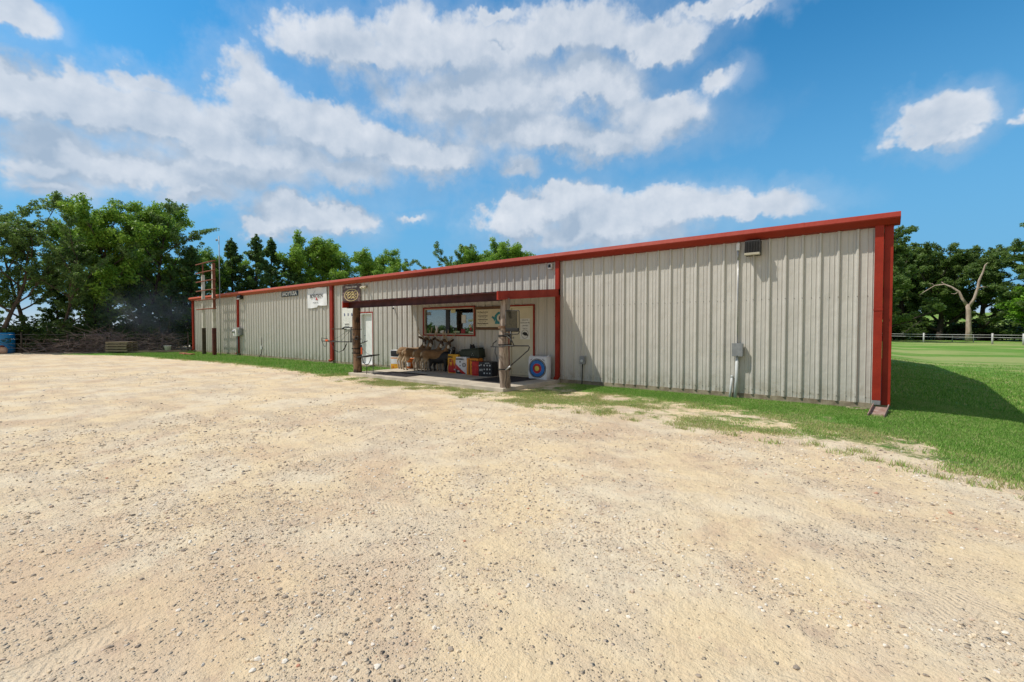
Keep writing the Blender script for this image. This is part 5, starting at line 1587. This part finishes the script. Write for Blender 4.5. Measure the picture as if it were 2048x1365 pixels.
def make_tree(kind, seed, nleaf, size, label_mat):
    rg = random.Random(seed)
    mb = MB(); CC = []; WW = []
    root = empty('tree')
    bark = m_bark if kind in ('airy', 'bright', 'lime') else m_barkd
    def limb(p, dirv, ln, r, lvl, up):
        pts = [p]; d_ = dirv.normalized(); n = 4
        for i in range(n):
            d_ = (d_ + Vector((rg.gauss(0, .16), rg.gauss(0, .16), rg.gauss(0, .10) + up))).normalized()
            pts.append(pts[-1] + d_ * ln / n)
        if r > .012: mb.tube(pts, [r * (1 - .7 * i / n) for i in range(n + 1)], 6 if lvl else 8)
        return pts, d_
    if kind == 'cedar':
        H = 10.0
        mb.tube([(0, 0, -.3), (.05, 0, H * .5), (0, .05, H * .95)], [.22, .12, .02], 8)
        for k in range(150):
            f = (k + .5) / 150
            z = .4 + f * (H - .5)
            rad = (1 - f) ** .8 * 2.5 * rg.choice((.5, .75, .9, 1.0, 1.25, 1.4)) * rg.uniform(.85, 1.1) + .10
            if f < .12: rad *= .8
            a = rg.random() * 2 * PI
            tip = Vector((math.cos(a) * rad, math.sin(a) * rad, z + rad * .25))
            b0 = Vector((0, 0, z - .2))
            if k % 3 == 0 and rad > .6: mb.tube([b0, b0.lerp(tip, .5) + Vector((0, 0, -.05)), tip], [.03, .02, .006], 5)
            for q in (.45, .75, 1.0):
                c_ = b0.lerp(tip, q); CC.append((c_.x + rg.gauss(0, .1), c_.y + rg.gauss(0, .1), c_.z)); WW.append(.40 * (1.25 - .55 * q) * (1 - .45 * f) * rg.uniform(.6, 1.2))
        for z in (H - .3, H, H + .15): CC.append((0, 0, z)); WW.append(.13)
        flat = .8
    elif kind == 'brush':
        for k in range(9):
            a = rg.random() * 6.3
            pts, d_ = limb(Vector((rg.gauss(0, .3), rg.gauss(0, .3), 0)), Vector((math.cos(a) * .5, math.sin(a) * .5, 1)), rg.uniform(1.6, 2.8), .035, 0, .02)
            for p in pts[1:]:
                for q in range(3):
                    CC.append((p.x + rg.gauss(0, .3), p.y + rg.gauss(0, .3), p.z * rg.uniform(.5, 1.05))); WW.append(rg.uniform(.25, .42))
        flat = .8
    else:
        par = {'airy': (11, .30, .16, 11, .28, 3.4), 'bright': (10.5, .25, .17, 13, .22, 3.2), 'lime': (7, .3, .14, 9, .3, 2.2), 'oak': (12.5, .26, .42, 16, .15, 6.2)}[kind]
        H, fs_, tr_, nb, z0f, spread = par
        pts = [Vector((0, 0, -.3))]; d_ = Vector((rg.gauss(0, .06), rg.gauss(0, .06), 1))
        nseg = 8
        for i in range(nseg):
            d_ = (d_ + Vector((rg.gauss(0, .07), rg.gauss(0, .07), .1))).normalized(); pts.append(pts[-1] + d_ * H * .82 / nseg)
        mb.tube(pts, [tr_ * (1.25 if i == 0 else 1 - .85 * i / nseg) for i in range(nseg + 1)], 10)
        for k in range(nb):
            f = z0f + (1 - z0f) * (k + .3) / nb
            ip = f * nseg; i0_ = min(int(ip), nseg - 1); p = pts[i0_].lerp(pts[i0_ + 1], ip - i0_)
            a = k * 2.4 + rg.gauss(0, .4)
            sp_ = spread * (1.0 - .55 * abs(f - .5) * 2 * .8) * rg.uniform(.75, 1.15)
            if kind == 'oak': sp_ = spread * (1 - .5 * f ** 2) * rg.uniform(.75, 1.1)
            elev = .25 + .9 * f
            l1, dd = limb(p, Vector((math.cos(a), math.sin(a), elev)), sp_ * (1 + .3 * elev), tr_ * .42 * (1.15 - f * .6), 1, .07 if kind != 'oak' else .02)
            for m_i in range(1, 5):
                nsub = 3 if kind != 'airy' else 2
                for q in range(nsub):
                    aa = rg.random() * 6.3
                    dv = (dd * .6 + Vector((math.cos(aa), math.sin(aa), rg.uniform(-.2, .9)))).normalized()
                    l2, d2 = limb(l1[m_i], dv, rg.uniform(.7, 1.5) * (1.35 if kind == 'oak' else 1.0), tr_ * .12, 2, .04)
                    for s_ in (2, 3, 4):
                        CC.append(tuple(l2[s_])); WW.append(rg.uniform(.22, .42) * (.8 if kind == 'airy' else 1.5 if kind == 'oak' else 1.25))
            CC.append(tuple(l1[4])); WW.append(.4)
        flat = .75 if kind != 'oak' else .62
    mb.build('trunk', bark, root)
    link('crown', leaves_mesh('crown', CC, WW, nleaf, size, LM[kind], flat=flat, seed=seed), root)
    return root
PR = {}
def proto(kind, var):
    key = (kind, var)
    if key not in PR:
        n_, sz = {'airy': (19000, .070), 'bright': (34000, .090), 'cedar': (36000, .080), 'oak': (46000, .125), 'lime': (9000, .14), 'brush': (4500, .085)}[kind]
        PR[key] = [make_tree(kind, 100 + 7 * var + len(kind) * 31, n_, sz, None), False]
    return PR[key]
BASEH = {'airy': 11.0, 'bright': 10.6, 'cedar': 10.2, 'oak': 13.0, 'lime': 7.2, 'brush': 2.9}
def tree(kind, var, x, y, H, rz, label, cat='tree', group=None, name=None, wide=1.0):
    pr = proto(kind, var)
    if not pr[1]: o = pr[0]; pr[1] = True
    else: o = copy_tree(pr[0])
    s_ = H / BASEH[kind]
    o.location = (x, y, float(height(x, y))); o.rotation_euler = (0, 0, R(rz)); o.scale = (s_ * wide, s_ * wide, s_)
    o.name = name or {'airy': 'elm_tree', 'bright': 'hackberry_tree', 'cedar': 'cedar_tree', 'oak': 'oak_tree', 'lime': 'young_tree', 'brush': 'shrub'}[kind]
    return tag(o, label, cat, group)
g1 = 'trees in the row along the left side'
tree('airy', 0, -46, 1.0, 9.6, 20, 'loose elm tree cut by the left edge of the picture, above the blue barrel', 'tree', g1)
tree('airy', 1, -44.5, 2.4, 10.4, 140, 'tall sparse elm tree above the blue barrel', 'tree', g1)
tree('airy', 0, -47, 4.3, 10.6, 250, 'sparse elm tree right of the one above the barrel', 'tree', g1)
tree('airy', 1, -44, 5.3, 8.8, 80, 'lower open elm tree above the loose heap of branches', 'tree', g1)
tree('bright', 0, -48, 7.4, 10.4, 10, 'green hackberry tree left of the tallest bright ones', 'tree', g1)
tree('bright', 1, -45, 8.3, 11.2, 170, 'bright green hackberry tree behind the pallet stack', 'tree', g1)
tree('airy', 0, -44.5, 10.2, 11.5, 60, 'tall airy tree with loose top just right of the pallet stack', 'tree', g1)
tree('bright', 0, -46.5, 12.3, 12.0, 110, 'tall bright hackberry whose top leans toward the building', 'tree', g1)
tree('cedar', 0, -43, 13.0, 8.3, 0, 'dark cedar tree directly behind the left end of the building', 'tree', g1)
tree('bright', 1, -46, 15.2, 8.8, 300, 'light green tree behind the two white poles', 'tree', g1)
tree('cedar', 1, -45, 16.7, 9.7, 40, 'dark cedar right of the antenna pole', 'tree', g1)
tree('cedar', 0, -44, 18.4, 10.2, 200, 'pointed cedar, tallest of the group behind the left roof', 'tree', g1)
tree('cedar', 1, -46, 20.6, 10.5, 100, 'pointed cedar second right of the tallest cedar', 'tree', g1)
tree('cedar', 0, -45, 22.4, 9.9, 310, 'pointed cedar just left of the round hackberries above the roof', 'tree', g1)
tree('bright', 0, -46, 24.6, 11.3, 210, 'round bright hackberry above the narrow black sign', 'tree', g1)
tree('bright', 1, -44.5, 26.6, 11.0, 20, 'round bright hackberry above the white banner', 'tree', g1)
tree('bright', 0, -45, 30.5, 10.2, 280, 'lower bright hackberry above the brown sign', 'tree', g1)
tree('bright', 1, -47, 34.5, 11.2, 130, 'bright hackberry right of the one above the brown sign', 'tree', g1)
tree('airy', 0, -48, 37.8, 10.4, 10, 'thin tree dipping toward the roof line above the porch left end', 'tree', g1)
tree('airy', 1, -50, 43.3, 10.6, 200, 'small thin tree in the gap of the row above the porch', 'tree', g1)
tree('airy', 0, -46, 44.6, 13.6, 90, 'airy dark tree left of the bright clump above the porch', 'tree', g1)
tree('bright', 1, -44, 48.2, 13.5, 330, 'bright tree in the clump above the porch, left half', 'tree', g1)
tree('bright', 0, -44, 53.8, 15.0, 150, 'bright round tree in the clump above the porch, right half', 'tree', g1)
tree('bright', 1, -44, 58.5, 14.2, 50, 'bright tree at the right end of the clump above the porch', 'tree', g1)
tree('cedar', 1, -43.6, 7.2, 5.6, 70, 'low dark cedar behind the dry branches left of the pallets', 'tree', g1)
tree('cedar', 0, -43.5, 9.8, 6.2, 170, 'low dark cedar behind the pallet stack', 'tree', g1)
tree('cedar', 1, -42.9, 11.6, 6.8, 250, 'low dark cedar behind the white bucket', 'tree', g1)
tree('cedar', 0, -47.5, 5.8, 6.0, 20, 'low dark cedar far behind the loose heap of branches', 'tree', g1)
tree('cedar', 0, -49.5, 2.2, 6.5, 20, 'low dark cedar behind the blue barrel', 'tree', g1)
g2 = 'trees at the far end of the lawn'
tree('oak', 0, 1.0, 79, 13.2, 0, 'dark oak right beside the building corner at the end of the lawn', 'tree', g2, wide=1.0)
tree('oak', 1, 4.2, 97, 14.4, 120, 'dark oak left of the bare dead tree', 'tree', g2, wide=1.0)
tree('oak', 0, 8.6, 96, 14.2, 200, 'broad dark oak directly behind the bare dead tree', 'tree', g2, wide=1.0)
tree('oak', 1, 13.4, 98, 13.6, 300, 'broad dark oak right of the bare dead tree', 'tree', g2, wide=1.0)
tree('oak', 0, 16.8, 90, 12.6, 60, 'dark oak second from the right edge of the picture', 'tree', g2, wide=1.0)
tree('oak', 1, 15.2, 69, 12.6, 10, 'near dark oak cut by the right edge of the picture', 'tree', g2, wide=1.0)
tree('oak', 1, -4, 84, 13.0, 30, 'dark oak hidden mostly by the right end of the building', 'tree', g2, wide=1.0)
tree('oak', 0, 4, 104, 14, 80, 'far oak in the second line left of the dead tree', 'tree', g2, wide=1.0)
tree('oak', 1, 11.5, 110, 14, 180, 'far oak in the second line behind the dead tree', 'tree', g2, wide=1.0)
tree('lime', 0, 15.4, 85, 7.4, 0, 'small bright lime green tree near the right edge of the picture', 'tree', g2, wide=1.0)
for k, (x, y, h_) in enumerate(((2.0, 92, 4.2), (6.5, 100, 3.6), (10, 104, 4.4), (14.5, 101, 3.8), (19, 96, 4.4), (-2, 90, 4.0))):
    tree('brush', k % 2, x, y, h_, k * 50, 'dark shrub under the oaks, ' + ('nearest the building corner', 'second right of the building corner', 'left behind the bare dead tree', 'right behind the bare dead tree', 'nearest the right edge of the picture', 'hidden just behind the building corner')[k], 'shrub', 'shrubs under the oaks', wide=2.2)
g3 = 'shrubs below the tree row'
tree('brush', 0, -45.8, 2.4, 1.9, 43, 'dark leafy shrub behind the blue barrel', 'shrub', g3, wide=1.4)
tree('brush', 1, -45.9, 2.9, 2.8, 157, 'dark leafy shrub right of the blue barrel', 'shrub', g3, wide=1.4)
tree('brush', 0, -45.6, 3.7, 1.8, 348, 'dark leafy shrub left of the loose branch heap', 'shrub', g3, wide=1.4)
tree('brush', 1, -45.4, 4.6, 2.3, 260, 'dark leafy shrub behind the loose branch heap', 'shrub', g3, wide=1.4)
tree('brush', 0, -44.6, 5.5, 2.3, 137, 'dark leafy shrub right of the loose branch heap', 'shrub', g3, wide=1.4)
tree('brush', 1, -44.4, 6.4, 2.2, 163, 'dark leafy shrub between the two branch heaps', 'shrub', g3, wide=1.4)
tree('brush', 0, -44.1, 7.1, 2.9, 84, 'dark leafy shrub left of the pallets', 'shrub', g3, wide=1.4)
tree('brush', 1, -44.0, 7.8, 1.8, 166, 'dark leafy shrub behind the pallets', 'shrub', g3, wide=1.4)
tree('brush', 0, -43.9, 8.8, 2.2, 263, 'dark leafy shrub behind the loose boards', 'shrub', g3, wide=1.4)
tree('brush', 1, -43.3, 9.5, 2.9, 212, 'dark leafy shrub left of the white bucket', 'shrub', g3, wide=1.4)
tree('brush', 0, -43.0, 10.6, 2.7, 303, 'dark leafy shrub behind the white bucket', 'shrub', g3, wide=1.4)
tree('brush', 1, -42.9, 11.4, 3.0, 82, 'dark leafy shrub beside the left building corner', 'shrub', g3, wide=1.4)
# wood beyond the road, behind the photographer, mirrored in the window panes
rgn = np.random.default_rng(5)
cc = [(-210 + 160 * u + rgn.normal(0, 2), -112 + rgn.normal(0, 3), -1 + rgn.random() * (2.6 + 1.2 * math.sin(u * 23) + 1 * math.sin(u * 61))) for u in rgn.random(500)]
tag(link('far_wood', leaves_mesh('far_wood', cc, [2.2] * 500, 14000, .8, LM['oak'], flat=.8, seed=4)), kind='stuff')

# the bare dead tree
dt = empty('dead_tree', (10.9, 88.5, float(height(10.9, 88.5))), 0, 'bare pale dead tree with one tall and one drooping limb on the lawn', 'dead tree')
mb = MB()
mb.tube([(0, 0, -.2), (-.05, 0, 1.5), (-.1, 0, 4.3), (-.25, 0, 5.1)], [.42, .31, .28, .22], 10)
mb.build('trunk', m_pale, dt)
mb = MB(); mb.tube([(-.1, 0, 4.7), (.45, .1, 5.9), (.75, .1, 7.3), (.85, .1, 8.3), (1.25, .1, 9.6), (1.4, .1, 10.4), (1.65, .1, 10.7)], [.20, .18, .16, .14, .11, .08, .03], 8)
mb.tube([(.75, .1, 7.3), (1.2, .0, 7.45), (1.7, .0, 7.35)], [.1, .07, .02], 6)
mb.build('limb', m_pale, dt)
mb = MB(); mb.tube([(-.25, 0, 4.9), (-.8, 0, 6.0), (-1.1, 0, 6.9), (-1.9, 0, 7.6), (-2.6, 0, 8.0), (-3.6, 0, 7.9), (-4.8, 0, 7.0), (-5.2, 0, 6.6)], [.20, .17, .14, .12, .10, .07, .045, .015], 8)
mb.tube([(-2.6, 0, 8.0), (-2.9, .1, 8.4)], [.08, .03], 6); mb.tube([(-1.1, 0, 6.9), (-1.5, .1, 6.6), (-1.9, .1, 6.7)], [.07, .05, .02], 6); mb.tube([(-3.6, 0, 7.9), (-3.9, 0, 8.2), (-4.3, 0, 8.2)], [.05, .03, .01], 5)
mb.build('limb', m_pale, dt)

# brush piles of dry branches
m_twig = M('dry_twigs', (.38, .29, .25), .9, (.22, .165, .145), 5)
def brush_pile(x, y, L_, W_, H_, n, seed, label):
    rg = random.Random(seed); mb = MB()
    for k in range(n):
        u = rg.gauss(0, .38); v = rg.gauss(0, .35)
        hz_ = H_ * max(.1, 1 - u * u * 1.2) * max(.1, 1 - v * v) * rg.random()
        p = Vector((u * L_ / 2, v * W_, hz_)); a = rg.random() * 6.3; ln = rg.uniform(.5, 1.5)
        d_ = Vector((math.cos(a), math.sin(a), rg.gauss(0, .35))).normalized()
        pts = [p]
        for i in range(3):
            d_ = (d_ + Vector((rg.gauss(0, .22), rg.gauss(0, .22), rg.gauss(0, .18)))).normalized(); q = pts[-1] + d_ * ln / 3
            q.z = max(q.z, .01); pts.append(q)
        r0 = rg.uniform(.006, .022)
        mb.tube(pts, [r0, r0 * .8, r0 * .6, r0 * .3], 4)
    o = mb.build('brush_pile', m_twig); o.location = (x, y, float(height(x, y))); o.rotation_euler = (0, 0, R(60))
    return tag(o, label, 'brush pile', 'heaps of dry branches below the trees')
brush_pile(-40.9, 7.1, 6.5, 1.6, 1.5, 620, 1, 'large heap of dry grey branches just left of the pallet stack')
brush_pile(-43.6, 5.3, 4.6, 1.5, 1.2, 330, 2, 'loose heap of dry branches right of the blue barrel')
brush_pile(-39.8, 10.0, 4.5, 1.2, 1.4, 260, 3, 'thin heap of dry twigs behind the white bucket')

# wire fence with timber posts along the tree row
fc = empty('wire_fence', (-42.3, 6, 0), 0, 'old wire fence on thin timber posts behind the dry branches', 'fence')
bpy.context.view_layer.update()
fp = [(-44.6, 1.6), (-43.4, 3.6), (-42.2, 5.6), (-41.2, 7.6), (-40.6, 9.6), (-40.0, 11.8)]
for x, y in fp:
    z = float(height(x, y)); mb = MB(); mb.tube([(x, y, z - .2), (x + random.uniform(-.05, .05), y, z + 1.35)], .05, 7)
    bpart(mb, 'post', m_bark, 0, fc)
mb = MB()
for z in (.3, .6, .9, 1.2):
    mb.tube([(x, y, z + .01 * math.sin(i * 2)) for i, (x, y) in enumerate(fp)], .006, 4)
bpart(mb, 'wires', m_steel, 0, fc)

# thin smoke drifting out of the brush
smk = bpy.data.materials.new('smoke'); smk.use_nodes = True
t = NT(smk.node_tree)
smk.node_tree.nodes.remove(smk.node_tree.nodes['Principled BSDF'])
pv = t.n('ShaderNodeVolumePrincipled'); pv.inputs['Color'].default_value = (.80, .77, .73, 1)
oc = t.n('ShaderNodeTexCoord').outputs['Object']
rr_ = t.vm('LENGTH', oc)
t.put(pv.inputs['Density'], t.math('MULTIPLY', t.math('MULTIPLY', t.ss(rr_, 1.0, .15), t.ss(t.noise(oc, 2.2, 3), .30, .65)), .38))
t.nt.links.new(pv.outputs[0], t.nt.nodes['Material Output'].inputs['Volume'])
mb = MB(); mb.ell((0, 0, 0), (1, 1, 1), 20)
o = mb.build('smoke', smk); o.location = (-41.0, 10.0, 2.3); o.scale = (1.6, 4.0, 3.2); o['kind'] = 'stuff'
smk.cycles.volume_step_rate = 2.0

# white pipe rail at the end of the lawn
m_rail = M('pale_pipe', (.46, .46, .45), .5, (.34, .34, .33), 4)
rf = empty('pipe_fence', (8, 72, 0), 0, 'long pale pipe rail fence across the far end of the lawn', 'fence')
bpy.context.view_layer.update()
rp = [(-22, 83), (-12, 80.5), (-3, 78), (1.2, 76.5), (5.3, 75), (10.6, 71.3), (12.7, 70.2), (17, 68), (24, 64)]
zr = lambda x, y: float(height(x, y))
for x, y in rp:
    mb = MB(); mb.tube([(x, y, zr(x, y) - .2), (x, y, zr(x, y) + 1.18)], .085 if x not in (1.2,) else .05, 10)
    bpart(mb, 'post', m_rail, 0, rf)
for h in (1.0, .72):
    mb = MB()
    for (xa, ya), (xb, yb) in zip(rp[:-1], rp[1:]): mb.tube([(xa, ya, zr(xa, ya) + h), (xb, yb, zr(xb, yb) + h)], .03, 6)
    bpart(mb, 'rail', m_rail, 0, rf)
tb = empty('corral_panel', (9.3, 80, zr(9.3, 80)), R(-25), 'low grey gate panel behind the pipe rail near the bare dead tree', 'gate')
mb = MB(); mb.tube([(-1, 0, 0), (-1, 0, 1.0), (1, 0, 1.0), (1, 0, 0)], .05, 6); mb.tube([(-1, 0, .5), (1, 0, .5)], .03, 6); mb.build('frame', m_rail, tb)
tb = empty('red_crate', (13.6, 71.5, zr(13.6, 71.5)), 0, 'small faded red crate beside the pipe rail at the right edge', 'crate')
mb = MB(); mb.box(-.35, .35, -.25, .25, .2, .7); mb.build('box', M('faded_red', (.50, .14, .09), .7), tb, .02)
mb = MB(); mb.box(-.3, -.22, -.2, .2, 0, .2); mb.box(.22, .3, -.2, .2, 0, .2); mb.build('legs', m_rail, tb)
